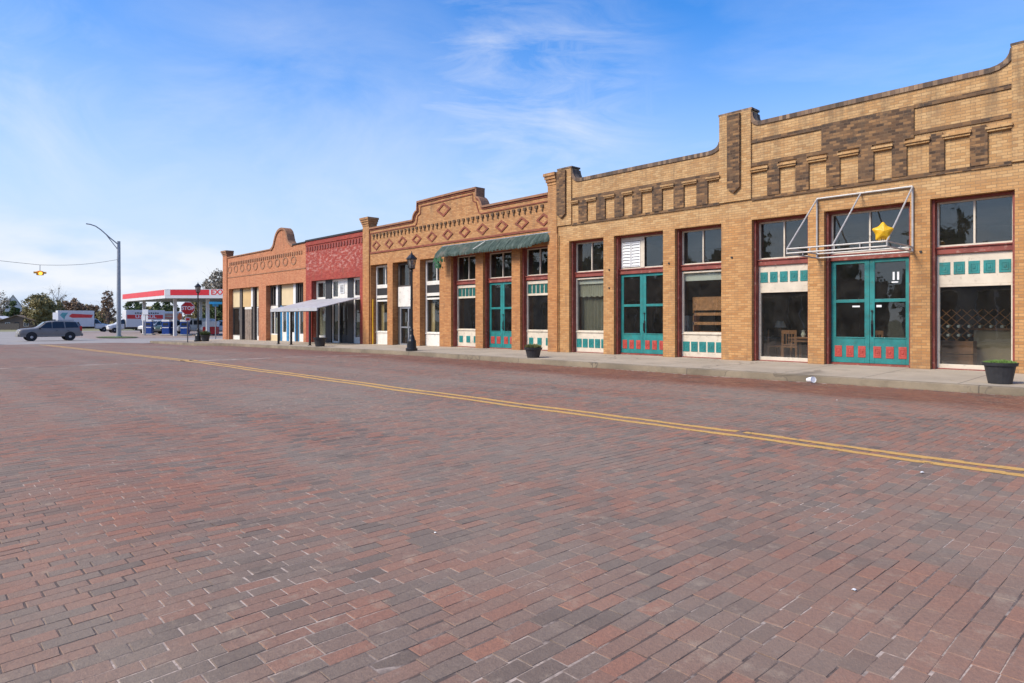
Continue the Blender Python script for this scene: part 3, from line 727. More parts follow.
# frieze: brown bands and blocks round 17 recessed-looking tan panels with little ledges
def band(x0, x1, z0, z1, y=-.035): MB().box(x0, x1, y, .003, z0, z1).build('brown_band', 'brown', A)
band(-17.58, -11.165, 5.15, 5.235); band(-17.58, -11.165, 6.13, 6.235)
t1 = [(-17.67, -17.21), (-16.78, -16.32), (-15.89, -15.44), (-15.03, -14.63), (-14.23, -13.77), (-13.36, -12.89), (-12.49, -12.0), (-11.59, -11.166)]
t2 = [(-10.06, -9.55), (-9.17, -8.68), (-8.29, -7.79), (-7.42, -6.93), (-6.53, -6.08), (-5.72, -5.20), (-4.86, -4.31), (-3.94, -3.47)]
def ledge(x0, x1, z):
    mb = MB().box(x0-.04, x1+.04, -.12, .003, z, z+.055).box(x0-.015, x1+.015, -.085, .003, z-.055, z); mb.build('panel_ledge', 'tan', A)
for i in range(7): MB().box(t1[i][1], t1[i+1][0], -.055, .003, 5.236, 6.129).build('brown_block', 'brown', A)
MB().box(-17.58, -17.2, -.001, .003, 5.3, 5.4)
for a, b in t1: ledge(max(a, -17.57), b, 6.045)
band(-10.075, -3.467, 5.14, 5.235)
for i in range(7):
    MB().box(t2[i][1], t2[i+1][0], -.055, .003, 5.236, 6.16).build('brown_block', 'brown' if i < 6 else 'brown', A)
band(-10.075, -7.93, 6.21, 6.32); band(-10.075, -7.93, 6.93, 7.04); band(-5.55, -3.467, 6.28, 6.38); band(-5.55, -3.467, 6.98, 7.09)
MB().box(-7.929, -5.551, -.045, .003, 6.21, 7.06).build('brown_field', 'brown', A)
for a, b in t2: ledge(max(a, -10.06), b, 6.075)
for (a, b), (c1, d1) in zip(t2, t2[1:]): MB().box(b+.04, c1-.04, -.05, .003, 6.161, 6.209).build('brown_block', 'brown', A)
# bays
kinds = ['curtain', 'doorL', 'blind', 'high', 'door', 'high', 'curtain', 'door', 'blind']
for (x0, x1), kd in zip(opA+opA3, kinds):
    surround(A, x0, x1, .12)
    transom(A, x0, x1, louvre=(kd == 'doorL'))
    if kd.startswith('door'):
        xm = (x0+x1)/2
        n = 3; door_leaf(A, x0+.075, xm-.003, n, -1); door_leaf(A, xm+.003, x1-.075, n, 1)
        MB().box(x0+.07, x1-.07, YJ-.02, .46, -.1, .195).build('threshold', 'redwood', A)
    elif kd == 'high': display_high(A, x0, x1)
    else: display_low(A, x0, x1, kd)
for x_, z_, w_, h_ in ((-7.12, 1.80, .20, .045), (-6.52, 1.80, .13, .06), (-6.15, 2.62, .05, .22), (-6.04, 2.62, .05, .22), (-6.12, 2.45, .16, .035)):
    MB().box(x_-w_/2, x_+w_/2, YJ+.012, YJ+.019, z_-h_/2, z_+h_/2).build('door_sticker', 'paper', A)
# rear room lining already built; one iron anchor star and bolt heads on the piers
for x, z in ((-15.72, 3.30), (-15.72, 2.62), (-13.1, 3.38), (-10.75, 3.42), (-5.4, 3.2)):
    MB().tube((x, -.03, z), (x, .0, z), .035, .035, 6).build('wall_anchor', 'blackplastic', A)

# ================================================================ BUILDING B: diamond frieze
zB = gz(-26)
B = thing('brick_building', 'orange-tan brick shop with a row of diamonds and a stepped red-trimmed parapet', 'building', (-26, 0, .14), 'joined shops along the street')
X0B, X1B = -33.42, SX0-.004
opB = [(-32.69, -30.97), (-30.45, -28.56), (-27.93, -26.28), (-25.36, -23.53), (-23.0, -21.09), (-20.56, -18.86)]
pr = [(X0B, 6.73), (-32.72, 6.73), (-32.71, 6.56), (-28.55, 6.56)]+curve((-28.5, 6.58), (-28.42, 6.95), (-28.12, 7.02))+[(-28.10, 7.45), (-25.0, 7.50), (-23.42, 7.50), (-23.41, 7.1)]+curve((-23.40, 7.08), (-23.12, 7.0), (-23.0, 6.58))+[(-22.9, 6.58), (-18.86, 6.6), (-18.855, 6.9), (X1B, 6.9)]
MB().prism(comb(X0B, X1B, pr, opB, 4.50), 0, .42).build('front_wall', 'tan_b', B)
shell(B, X0B, X1B, 19, 6.4, zf=.1, parts=(-25.8,))
# corner pillars with corbelled caps
for a, b, zt in ((X0B+.005, -32.75, 6.73), (-18.85, X1B-.005, 6.9)):
    MB().box(a, b, -.07, .003, -.5, zt-.01).build('corner_pillar', 'tan_b', B)
    mb = MB(); c_ = (a+b)/2; h = (b-a)/2
    for k in range(4): mb.box(c_-h-.04*k-.02, c_+h+.04*k*(1 if a < -30 else 0)+.0, -.09-.04*k, .45+.02*k, zt+.12*k, zt+.12*(k+1)-(0.0 if k < 3 else .0))
    mb.build('pillar_cap', 'tan_b', B)
# coping and two red lines that follow the parapet
prB = [(-32.70, 6.56), (-28.55, 6.56)]+curve((-28.5, 6.58), (-28.42, 6.95), (-28.12, 7.02))+[(-28.10, 7.45), (-25.0, 7.50), (-23.42, 7.50)]
prB2 = [(-23.41, 7.48), (-23.41, 7.1)]+curve((-23.40, 7.08), (-23.12, 7.0), (-23.0, 6.58))+[(-22.9, 6.58), (-18.86, 6.6)]
coping(B, prB, .05, -.09, .48, 'orange_trim', up=.04); coping(B, prB2, .05, -.09, .43, 'orange_trim', up=.04)
def offs(p, d):
    r = []
    for i, q in enumerate(p):
        a = Vector(p[max(0, i-1)]); b = Vector(p[min(len(p)-1, i+1)]); t = (b-a).normalized(); r.append((q[0]+t.y*d, q[1]-t.x*d))
    return r
coping(B, prB, .13, -.035, .001, 'redtrim', 'red_band'); coping(B, prB2, .13, -.033, .001, 'redtrim', 'red_band')
inner = [(-32.68, 6.30), (-28.30, 6.30), (-28.20, 6.40), (-28.12, 6.75), (-27.88, 6.85), (-27.82, 7.22), (-23.70, 7.28), (-23.68, 6.95), (-23.45, 6.85), (-23.25, 6.35), (-23.15, 6.30), (-18.88, 6.32)]
coping(B, inner, .05, -.033, .001, 'redtrim', 'red_line')
MB().box(-32.72, -18.86, -.04, .002, 5.13, 5.22).build('red_line', 'redtrim', B)
MB().box(-32.72, -32.64, -.04, .002, 5.22, 6.25).build('red_line', 'redtrim', B)
# dentils
x = -32.4
while x < -19.0:
    MB().box(x, x+.16, -.06, .002, 6.08, 6.19).box(x+.05, x+.11, -.045, .002, 5.92, 6.08).build('dentil', 'brown', B); x += .345
def diamond(root, cx_, cz_, hw, hh, t, mat, name='diamond'):
    mb = MB(); o_ = [(cx_-hw, cz_), (cx_, cz_-hh), (cx_+hw, cz_), (cx_, cz_+hh)]; k = 1-t
    i_ = [(cx_+(x-cx_)*k, cz_+(z-cz_)*k) for x, z in o_]
    for j in range(4): mb.prism([o_[j], o_[(j+1) % 4], i_[(j+1) % 4], i_[j]], -.035, .002)
    return mb.build(name, mat, root)
for k in range(11): diamond(B, -32.07+1.293*k, 5.56, .43, .27, .36, 'redtrim')
diamond(B, -25.93, 6.80, .57, .35, .32, 'redtrim')
for i, (x0, x1) in enumerate(opB):
    zb_ = .13+gz(x0)
    if i >= 3:
        surround(B, x0, x1, zb_); transom(B, x0, x1, zt=4.47)
        if i == 4:
            xm = (x0+x1)/2; door_leaf(B, x0+.075, xm-.003, 2, -1, zb=.16); door_leaf(B, xm+.003, x1-.075, 2, 1, zb=.16)
            MB().box(x0+.07, x1-.07, YJ-.02, .46, -.1, .155).build('threshold', 'redwood', B)
        else: display_low(B, x0, x1, 'strips')
    elif i in (0, 2):
        mb = MB(); a, b = x0+.04, x1-.04
        ring(mb, a, b, 3.3, 4.47, .10, YJ, YJ+.08); mb.box((a+b)/2+.12, (a+b)/2+.18, YJ+.01, YJ+.07, 3.4, 4.37)
        ring(mb, a, b, 2.55, 3.3, .10, YJ+.002, YJ+.08); mb.box(a+.1, b-.1, YJ+.004, YJ+.08, 2.5, 2.80)
        ring(mb, a, b, .73, 2.55, .09, YJ+.001, YJ+.08); mb.box(a, b, YJ+.003, YJ+.08, zb_-.05, .735); mb.box(a, b, YJ-.04, YJ, .72, .77)
        d = mb.build('shop_window', 'white', B, .005)
        pane(d, a+.09, b-.09, 3.39, 4.38); pane(d, a+.085, b-.085, .81, 2.47)
        MB().box(a+.09, b-.09, YJ+.03, YJ+.05, 2.80, 3.21).build('dark_panel', 'darkwood', d)
        MB().box(a+.12, a+.42, .60, .63, .8, 2.3).build('yellow_board', 'tanboard', d)
    else:
        mb = MB(); a, b = x0+.04, x1-.04
        mb.box(a, a+.14, YJ, YJ+.08, zb_, 4.47); mb.box(b-.10, b, YJ, YJ+.08, zb_, 4.47); mb.box(a+.14, b-.1, YJ+.002, YJ+.078, 4.37, 4.47); mb.box(a+.14, b-.1, YJ+.002, YJ+.078, 3.15, 3.27)
        mb.box((a+b)/2+.1, (a+b)/2+.16, YJ+.01, YJ+.07, 3.27, 4.37)
        d = mb.build('door_frame', 'greywood', B, .004); pane(d, a+.14, b-.1, 3.27, 4.37)
        MB().box(a+.04, b-.04, YJ-.03, YJ-.005, 2.14, 3.2).build('white_sign_board', 'white', B)
        mb = MB(); ring(mb, a+.15, b-.11, .06, 2.14, .11, YJ+.01, YJ+.06, [(a+b)/2+.05]); mb.box(a+.2, b-.2, YJ+.012, YJ+.058, 1.0, 1.08)
        dd = mb.build('door', 'galv', B); pane(dd, a+.25, b-.2, .16, 2.04)
        MB().tube((a+.95, YJ-.04, 1.0), (a+.95, YJ-.04, 1.35), .012).build('door_handle', 'pipe', dd)
MB().tube((-18.3, -.09, .1), (-18.3, -.09, 4.9), .025, .025, 6).build('downpipe', 'tan_b', B)
MB().tube((-32.6, .1, .0), (-32.6, .1, 2.6), .03, .03, 6).build('yellow_post', 'yellow', B)

# ================================================================ BUILDING C: red painted
Cb = thing('brick_building', 'narrow red painted brick shop with peeling lettering behind a white canopy', 'building', (-37, 0, 0), 'joined shops along the street')
X0C, X1C = -40.64, -33.424
pr = [(X0C, 6.50), (X1C, 6.55)]
MB().prism(comb(X0C, X1C, pr, [(-39.85, -33.85)], 3.93), .0, .42).build('front_wall', 'redpaint', Cb)
shell(Cb, X0C, X1C, 18, 6.2, zf=0.02)
MB().box(X0C, X1C, -.05, .46, 6.50, 6.60).build('coping', 'darkwood', Cb)
MB().box(X0C, X1C, -.04, .002, 6.22, 6.42).build('red_cornice', 'redpaint', Cb)
x = X0C+.15
while x < X1C-.2: MB().box(x, x+.17, -.045, .002, 5.86, 6.12).build('dentil', 'redwood', Cb); x += .34
zc = gz(-37)+.14
for a, b in ((-38.5, -37.75), (-35.75, -35.12)):
    mb = MB().box(a, b, .27, .60, -.3, 3.93); mb.build('dark_post', 'darkwood', Cb)
mb = MB(); ring(mb, -39.83, -38.5, 2.75, 3.92, .13, YJ, YJ+.08); ring(mb, -39.83, -38.5, zc, 2.75, .11, YJ+.003, YJ+.08); mb.box(-39.72, -38.6, YJ+.01, YJ+.08, zc, .45)
d = mb.build('shop_window', 'white', Cb); pane(d, -39.71, -38.62, 2.87, 3.8); pane(d, -39.72, -38.6, .45, 2.65)
MB().box(-39.7, -38.6, .50, .52, .45, 2.6).build('paper_blind', 'curtain', d)
mb = MB(); ring(mb, -35.12, -33.86, 2.75, 3.92, .13, YJ, YJ+.08, [-34.2]); ring(mb, -35.12, -33.86, zc, 2.75, .11, YJ+.003, YJ+.08); mb.box(-35.0, -33.97, YJ+.01, YJ+.08, zc, .42)
d = mb.build('shop_window', 'white', Cb); pane(d, -35.0, -33.98, 2.87, 3.8, mat='glassdark'); pane(d, -35.02, -33.96, .42, 2.65)
for z in (.9, 1.35, 1.8):
    MB().box(-34.7+z*.1, -34.1, .55, .57, z, z+.3).build('window_poster', 'paper', d)
mb = MB(); ring(mb, -37.74, -35.76, 2.75, 3.92, .12, YJ, YJ+.08, [-36.95]); mb.box(-36.95, -35.9, YJ+.01, YJ+.07, 2.85, 3.8)
d = mb.build('transom_window', 'white', Cb); pane(d, -37.63, -37.0, 2.86, 3.81)
mb = MB(); ring(mb, -36.72, -36.24, 3.05, 3.62, .05, YJ-.03, YJ+.01)
for k in range(6): mb.box(-36.68, -36.28, YJ-.015, YJ+.005, 3.12+k*.08, 3.15+k*.08)
mb.build('vent_frame', 'shutterwhite', d); MB().box(-36.67, -36.29, YJ-.008, YJ+.006, 3.1, 3.57).build('vent', 'vent', d)
mb = MB(); ring(mb, -37.74, -36.9, zc, 2.74, .09, YJ, YJ+.08); d = mb.build('side_light', 'white', Cb); pane(d, -37.65, -36.99, zc+.1, 2.65, mat='glassdark')
for a, b in ((-36.88, -36.33), (-36.31, -35.77)):
    mb = MB(); ring(mb, a, b, zc, 2.74, .10, YJ+.12, YJ+.18); mb.box(a+.1, b-.1, YJ+.125, YJ+.175, zc+.1, .55)
    d = mb.build('door', 'darkwood', Cb); MB().box(a+.1, b-.1, YJ+.145, YJ+.153, .55, 2.64).build('glass_pane', 'glassdark', d)
    MB().tube((b-.05 if a < -36.5 else a+.05, YJ+.06, .95), (b-.05 if a < -36.5 else a+.05, YJ+.06, 1.3), .012).build('door_handle', 'pipe', d)
MB().box(-39.85, -39.83, .1, .46, -.2, 3.93).build('red_jamb', 'redwood', Cb)
# canopy over the pavement
CN = thing('pavement_canopy', 'white sloping metal canopy on black posts in front of the red shop', 'canopy', (-36.8, -2.6, gz(-37)+.08))
mb = MB(); n = 24; xa, xb = -39.85, -33.82
for i in range(n+1):
    x = xa+(xb-xa)*i/n; r_ = .02 if i % 2 else 0
    mb.v += [(x, -2.62, 2.10+r_), (x, -.02, 2.72+r_), (x, -2.62, 2.06+r_), (x, -.02, 2.68+r_)]
for i in range(n):
    k = 4*i; mb.f += [(k, k+4, k+5, k+1), (k+2, k+3, k+7, k+6), (k, k+2, k+6, k+4), (k+1, k+5, k+7, k+3)]
mb.f += [(0, 1, 3, 2), (4*n, 4*n+2, 4*n+3, 4*n+1)]
mb.build('canopy_roof', 'canopymetal', CN)
MB().box(xa-.02, xb+.02, -2.68, -2.623, 1.93, 2.11).build('fascia', 'canopymetal', CN)
mb = MB().box(xa, xb, -2.62, -2.5, 1.90, 1.99); mb.build('front_beam', 'darkwood', CN)
for x in (-38.98, -37.24, -34.86, -33.9):
    z_ = gz(x)+.08; mb = MB().box(x-.05, x+.05, -2.61, -2.51, z_, 1.90).box(x-.09, x+.09, -2.65, -2.47, z_-.02, z_+.03); mb.build('post', 'black', CN)

# ================================================================ BUILDING D: orange
Db = thing('brick_building', 'orange painted corner shop with a bell-shaped gable and boarded windows', 'building', (-48, 0, 0), 'joined shops along the street')
X0D, X1D = -55.2, -40.644
opD = [(-54.1, -48.2), (-46.9, -41.0)]
bell = [(-46.1, 6.44)]+curve((-45.95, 6.46), (-45.55, 6.6), (-45.45, 6.98), 4)+curve((-45.42, 7.0), (-45.1, 7.72), (-44.35, 7.74), 5)+curve((-44.2, 7.74), (-43.5, 7.72), (-43.3, 7.0), 5)+curve((-43.28, 6.98), (-43.2, 6.62), (-42.7, 6.5), 4)+[(-42.5, 6.48)]
pr = [(X0D, 6.60), (-54.3, 6.60), (-54.29, 6.42)]+bell+[(X1D, 6.50)]
MB().prism(comb(X0D, X1D, pr, opD, 3.90), 0, .42).build('front_wall', 'orange', Db)
shell(Db, X0D, X1D, 17, 6.1, mat='orange', zf=-.1)
coping(Db, [(-54.28, 6.42)]+bell[:1], .04, -.07, .47, 'orange_trim', up=.03)
coping(Db, bell, .10, -.07, .47, 'orange_trim', up=.05)
coping(Db, [bell[-1], (X1D, 6.5)], .04, -.07, .47, 'darkwood', up=.03)
MB().box(X0D+.005, -54.35, -.07, .003, -.6, 6.59).build('corner_pillar', 'orange', Db)
mb = MB()
for k in range(3): mb.box(X0D-.06*k, -54.3+.05*k, -.10-.05*k, .45, 6.60+.13*k, 6.60+.13*(k+1))
mb.build('pillar_cap', 'orange_trim', Db)
x = -53.9
while x < -41.2: MB().box(x, x+.16, -.05, .002, 5.76, 5.98).build('dentil', 'orange_trim', Db); x += .34
for k in range(10):
    cx_ = -53.85+1.27*k; mb = MB(); n = 10
    for j in range(n):
        a0, a1 = 2*math.pi*j/n, 2*math.pi*(j+1)/n
        q = [(cx_+r_*math.cos(a), 5.42+r_*.75*math.sin(a)) for r_, a in ((.42, a0), (.42, a1), (.29, a1), (.29, a0))]; mb.prism(q, -.03, .002)
    mb.build('brick_roundel', 'orange_trim', Db)
MB().box(-54.3, X1D, -.03, .002, 4.78, 4.84).build('brick_line', 'orange_trim', Db)
z1, z2 = gz(-51)+.14, gz(-44)+.14
def board(x0, x1, za, zb_, mat, nm='window_board', y=YJ): return MB().box(x0, x1, y, y+.06, za, zb_).build(nm, mat, Db)
board(-54.08, -52.62, 2.45, 3.88, 'beige'); board(-52.0, -50.35, 2.45, 3.88, 'tanboard'); board(-49.3, -48.22, 2.45, 3.88, 'beige'); board(-45.0, -43.15, 2.45, 3.88, 'beige')
for a, b in ((-52.55, -52.1), (-50.0, -49.65)): MB().box(a, b, .28, .6, -.5, 3.9).build('post', 'greywood', Db)
for a, b in ((-45.5, -45.12), (-42.72, -42.38)): MB().box(a, b, .28, .6, -.5, 3.9).build('post', 'darkwood', Db)
for a, b in ((-50.34, -50.0), (-45.9, -45.57), (-43.13, -42.77)): MB().box(a, b, .30, .5, 2.45, 3.9).build('pale_strip', 'shutterwhite', Db)
def dwin(x0, x1, za, zb_, mat, nm, mull=(), gl='glassdark'):
    mb = MB(); ring(mb, x0, x1, za, zb_, .08, YJ, YJ+.07, mull); d_ = mb.build(nm, mat, Db); pane(d_, x0+.07, x1-.07, za+.07, zb_-.07, mat=gl); return d_
dwin(-46.88, -45.92, 2.45, 3.88, 'greywood', 'upper_window', (-46.4,)); dwin(-42.28, -41.02, 2.45, 3.88, 'greywood', 'upper_window', (-41.9, -41.45))
d_ = dwin(-54.08, -52.62, z1+.3, 2.42, 'greywood', 'shop_window'); board(-54.08, -52.62, z1-.1, z1+.3, 'white', 'kick_board')
mb = MB()
for k in range(7): mb.box(-51.6+k*.178, -51.6+k*.178+.17, YJ+(.01 if k % 2 else 0), YJ+.06, z1, 2.25)
d_ = mb.build('plank_door', plain('plank_brown', (.22, .165, .125), .8, .25, 5), Db); MB().tube((-50.6, YJ-.05, 1.0), (-50.6, YJ, 1.0), .03).build('door_handle', 'pipe', d_)
board(-51.65, -50.35, 2.26, 2.44, 'white', 'door_head')
d_ = dwin(-49.3, -48.22, z1+.25, 2.42, 'white', 'shop_window', gl='glass'); MB().box(-49.1, -48.4, .55, .57, .3, 1.5).build('paper_sheet', 'paper', d_); board(-49.3, -48.22, z1-.1, z1+.25, 'white', 'kick_board')
d_ = dwin(-46.88, -45.5, z2+.4, 2.1, 'white', 'shop_window', (-46.2,), gl='glass'); MB().box(-46.7, -45.7, .56, .6, .5, 1.6).build('paper_sheet', 'curtain', d_)
board(-46.88, -45.5, z2-.1, z2+.4, 'beige', 'kick_board'); board(-46.88, -45.5, 2.1, 2.44, 'white', 'sign_board')
for a, b in ((-45.48, -44.95), (-44.15, -43.85), (-42.9, -42.3)):
    MB().box(a, b, .29, .5, z2-.1, 2.44).build('blue_column', 'blue', Db)
for a, b in ((-44.93, -44.17), (-43.83, -42.92)):
    mb = MB(); ring(mb, a, b, z2, 2.3, .13, YJ, YJ+.05); mb.box(a+.1, b-.1, YJ+.005, YJ+.045, z2+.1, .6); d_ = mb.build('door', 'white', Db)
    pane(d_, a+.12, b-.12, .6, 2.18, y=YJ+.02); MB().tube((b-.06, YJ-.04, .9), (b-.06, YJ-.04, 1.15), .012).build('door_handle', 'black', d_)
d_ = dwin(-42.28, -41.02, z2+.45, 2.42, 'white', 'shop_window', gl='glass'); MB().box(-42.0, -41.5, .55, .57, 1.1, 1.8).build('paper_sheet', 'beige', d_); board(-42.28, -41.02, z2-.1, z2+.45, 'white', 'kick_board')

# ================================================================ things on and by the fronts
# green torn awning
AW = thing('torn_awning', 'ragged green awning hanging over the teal double doors of the diamond-patterned shop', 'awning', (-22.3, 0, 4.3))
m = NT('weathered_green_awning'); P = m.pos(); mp_ = m.n('ShaderNodeMapping'); m.l(P, mp_.inputs[0]); mp_.inputs['Scale'].default_value = (9, 2, 1.4)
c = m.ramp(m.noise(mp_.outputs[0], 1, 6, .7), [(.3, (.012, .024, .018)), (.5, (.035, .062, .047)), (.72, (.12, .15, .125))]); c = m.mix(m.rng(m.noise(P, 1.4, 5), .55, .7, 0, .7), c, (.13, .12, .09)); m.l(c, m.b.inputs['Base Color']); m.v(m.b.inputs['Roughness'], .8); M['awning'] = m.m
mb = MB(); rnd = random.Random(4); n = 150; xa, xb = -25.95, -18.7; rows = 7
for i in range(n+1):
    t = i/n; x = xa+(xb-xa)*t
    out_ = .55*(1-max(0, (t-.86)/.14)**2); drop = .60+rnd.uniform(-.05, .05)+(.10 if t < .06 else 0)
    drop *= 1-.35*max(0, (t-.88)/.12); sag = .0
    for j in range(rows+1):
        s = j/rows; jit = rnd.uniform(-.015, .015) if j else 0
        mb.v.append((x+jit+(rnd.uniform(-.03, .03) if j == rows else 0), -.03-out_*min(1, s*1.25)+jit, 5.03-drop*s**1.15+sag*s))
for i in range(n):
    for j in range(rows): a = i*(rows+1)+j; mb.f.append((a, a+1, a+rows+2, a+rows+1))
o = mb.build('canvas', 'awning', AW); sl = o.modifiers.new('s', 'SOLIDIFY'); sl.thickness = .012
mb = MB(); mb.tube((xa, -.05, 5.0), (xb, -.05, 5.0), .025); mb.tube((xa+.1, -.5, 4.45), (xb-.9, -.5, 4.45), .02)
for k in range(6): x = xa+.1+k*1.2; mb.tube((x, -.02, 4.9), (x, -.5, 4.45), .018)
mb.build('awning_frame', 'galv', AW)
mb = MB()
for k in range(46):
    x = -25.95+rnd.random()*.65; z = 4.35-rnd.random()*.45*(1 if x < -25.5 else .4); y = -.3-rnd.random()*.4; l_ = rnd.uniform(.06, .2)
    mb.add([(x, y, z+l_), (x+.05, y+.01, z+l_), (x+.03, y+.02, z-.05), (x-.02, y, z)], [(0, 1, 2, 3)])
mb.build('loose_strip', plain('bright_green_cloth', (.03, .12, .05), .8, .3, 4), AW)
MB().add([(-22.95, -.66, 4.60), (-22.9, -.66, 4.59), (-22.45, -.35, 4.92), (-22.49, -.35, 4.93)], [(0, 1, 2, 3)]).build('pale_patch', 'pipe', AW)

# bare awning frame on the tan building
FR = thing('awning_frame', 'bare pale pipe awning frame without cloth above the widest teal doors', 'awning frame', (-6.8, 0, 3.2))
xl, xr, yo = -8.05, -5.58, -2.0
mb = MB(); r_ = .022
mb.tube((xl, -.05, 4.93), (xr, -.05, 4.93), .028); mb.tube((xl, -.05, 3.2), (xl, -.05, 4.93), .026); mb.tube((xr, -.05, 3.2), (xr, -.05, 4.93), .026)
mb.build('wall_bar', 'pipe', FR)
for x in (xl, -6.86, xr): MB().tube((x, -.05, 4.92), (x, yo, 3.33), r_).build('diagonal_bar', 'pipe', FR)
mb = MB()
for z in (3.33, 3.21):
    mb.tube((xl, yo, z), (xr, yo, z), r_); mb.tube((xl, yo, z), (xl, -.03, z), r_); mb.tube((xr, yo, z), (xr, -.03, z), r_)
mb.tube((xl, -.06, 3.21), (xr, -.06, 3.21), r_); mb.tube((xl, -.06, 3.33), (xr, -.06, 3.33), r_)
for k in range(5): x = xl+(xr-xl)*k/4; mb.tube((x, yo, 3.21), (x, yo, 3.33), .016)
for x in (xl, xr): mb.tube((x, -1, 3.21), (x, -1, 3.33), .016)
mb.build('front_bar', 'pipe', FR)
# yellow star hanging on it
bm = bmesh.new(); bmesh.ops.create_icosphere(bm, subdivisions=1, radius=.13)
mb = MB()
pts = []
for k in range(10):
    a = math.pi*2*k/10+.3; rr_ = .44 if k % 2 == 0 else .17; pts.append((rr_*math.cos(a), rr_*math.sin(a)))
vs = [(0, -.22, 0), (0, .22, 0)]+[(p[0], 0, p[1]) for p in pts]
fs = [(0, 2+k, 2+(k+1) % 10) for k in range(10)]+[(1, 2+(k+1) % 10, 2+k) for k in range(10)]
mb.add(vs, fs); bm.free()
for k in range(8):     # ribbons
    a = k*.8; mb.tube((.1*math.cos(a), -.06, -.12), (.1*math.cos(a)+.03*math.sin(3*a), -.08, -.27-.02*(k % 3)), .012, .004, 4)
onemesh(mb, 'star_ornament', 'yellow', 'shiny yellow star hanging on the bare awning frame above the doors', 'ornament', (-5.72, -1.85, 3.58), rz=R(25)).modifiers.new('s', 'SUBSURF').levels = 1

# street lamps
def lamp():
    r = local('street_lamp', '', 'street lamp', 'black post-top lanterns on the pavement')
    MB().lathe([(.26, 0), (.26, .10), (.21, .13), (.20, .42), (.15, .50), (.12, .62), (.085, .70), (.075, .85), (.095, .88), (.07, .92), (.058, 1.0)], n=16).build('lamp_base', 'black', r, smooth=False)
    MB().lathe([(.058, 1.0), (.052, 2.2), (.07, 2.23), (.052, 2.27), (.045, 3.42), (.075, 3.46), (.05, 3.52)], n=12).build('pole', 'black', r)
    mb = MB().lathe([(.05, 3.52), (.14, 3.56), (.15, 3.60)], n=8)
    for k in range(8):
        a = 2*math.pi*k/8; mb.tube((.135*math.cos(a), .135*math.sin(a), 3.6), (.20*math.cos(a), .20*math.sin(a), 3.98), .010, .010, 4)
    mb.lathe([(.25, 3.98), (.25, 4.01), (.20, 4.06), (.10, 4.17), (.05, 4.20), (.05, 4.23), (.02, 4.26), (.015, 4.33)], n=8)
    mb.build('lantern_frame', 'black', r)
    MB().lathe([(.125, 3.605), (.185, 3.975)], n=8).build('lantern_glass', glassmat('frosted_lantern', (.75, .75, .72), .1, .35), r)
    return r
lp = lamp(); lp['label'] = 'black lantern post in front of the diamond-patterned shop'
place(lp, -24.15, -3.1, gz(-24)+.085)
c_ = copytree(lp); c_['label'] = 'black lantern post at the street corner between the stop sign and the corner planter'; place(c_, -51.05, -3.3, gz(-51)+.09)

# planters
def planter(name, label, x, y, z, s, kind, h=.5, sy=1.):
    p = local(name, label, 'planter', 'black planters along the pavement')
    MB().lathe([(.25, 0), (.33, h-.09), (.37, h-.08), (.385, h), (.34, h), (.32, h-.06)], n=20, sy=sy).build('pot', 'blackplastic', p)
    MB().lathe([(.0, h-.07), (.325, h-.065)], n=20, sy=sy).build('soil', 'soil', p)
    rnd = random.Random(int(x*7)); mb = MB()
    cnt = {'low': 520, 'dry': 900, 'bush': 1300, 'none': 40}[kind]
    for k in range(cnt):
        a = rnd.random()*6.28; rr_ = .31*math.sqrt(rnd.random()); hh = {'low': .15, 'dry': .26, 'bush': .50, 'none': .05}[kind]*(.35+.65*rnd.random())*(1-.45*rr_/.31)
        bx, by = rr_*math.cos(a), rr_*math.sin(a)*sy; tilt = .5; tx, ty = bx*(1+tilt*hh/.3)+rnd.uniform(-.04, .04), by*(1+tilt*hh/.3)+rnd.uniform(-.04, .04)
        z0_ = h-.05+(hh*.35 if kind != 'low' else 0); w_ = rnd.uniform(.008, .022); q = rnd.random()*6.28
        mb.add([(bx-w_*math.cos(q), by-w_*math.sin(q), z0_), (bx+w_*math.cos(q), by+w_*math.sin(q), z0_), (tx+w_*.4, ty, h-.05+hh), (tx-w_*.4, ty, h-.05+hh)], [(0, 1, 2, 3)])
    mb.build('foliage', {'low': 'leaf_green', 'dry': 'leaf_dry', 'bush': 'leaf_dark', 'none': 'leaf_dry'}[kind], p)
    place(p, x, y, z); p.scale = (s, s, s)
    return p
def leafmat(name, a, b, c3):
    m = NT(name); g = m.n('ShaderNodeNewGeometry'); c = m.ramp(m.noise(g.outputs['Position'], .9, 4, .6), [(.35, a), (.5, b), (.68, c3)])
    rp = g.outputs['Random Per Island']; c = m.mix(m.rng(rp, 0, 1, 0, .55), c, c3)
    m.l(c, m.b.inputs['Base Color']); m.v(m.b.inputs['Roughness'], .85)
    try: m.v(m.b.inputs['Transmission Weight'], 0)
    except Exception: pass
    return m.m
M['leaf_green'] = leafmat('leaf_green', (.05, .13, .02), (.10, .20, .035), (.18, .26, .06))
M['leaf_dark'] = leafmat('leaf_dark', (.04, .06, .02), (.07, .10, .03), (.12, .15, .05))
M['leaf_dry'] = leafmat('leaf_dry', (.10, .08, .03), (.20, .16, .06), (.10, .14, .04))
M['leaf_olive'] = leafmat('leaf_olive', (.15, .13, .05), (.24, .20, .08), (.32, .26, .12))
M['leaf_rust'] = leafmat('leaf_rust', (.17, .105, .065), (.25, .16, .095), (.30, .20, .12))
M['leaf_grey'] = leafmat('leaf_grey', (.17, .145, .10), (.25, .21, .15), (.32, .27, .20))
M['bark'] = plain('bark', (.13, .10, .08), .9, .3, 3)
planter('planter', 'large black planter with sparse low green leaves at the right edge', -3.18, -2.78, .088, .84, 'low', .52, .8)
planter('planter', 'small black planter with dry brown plants near the last diamond-shop window', -16.75, -3.0, .08, .86, 'dry', .42)
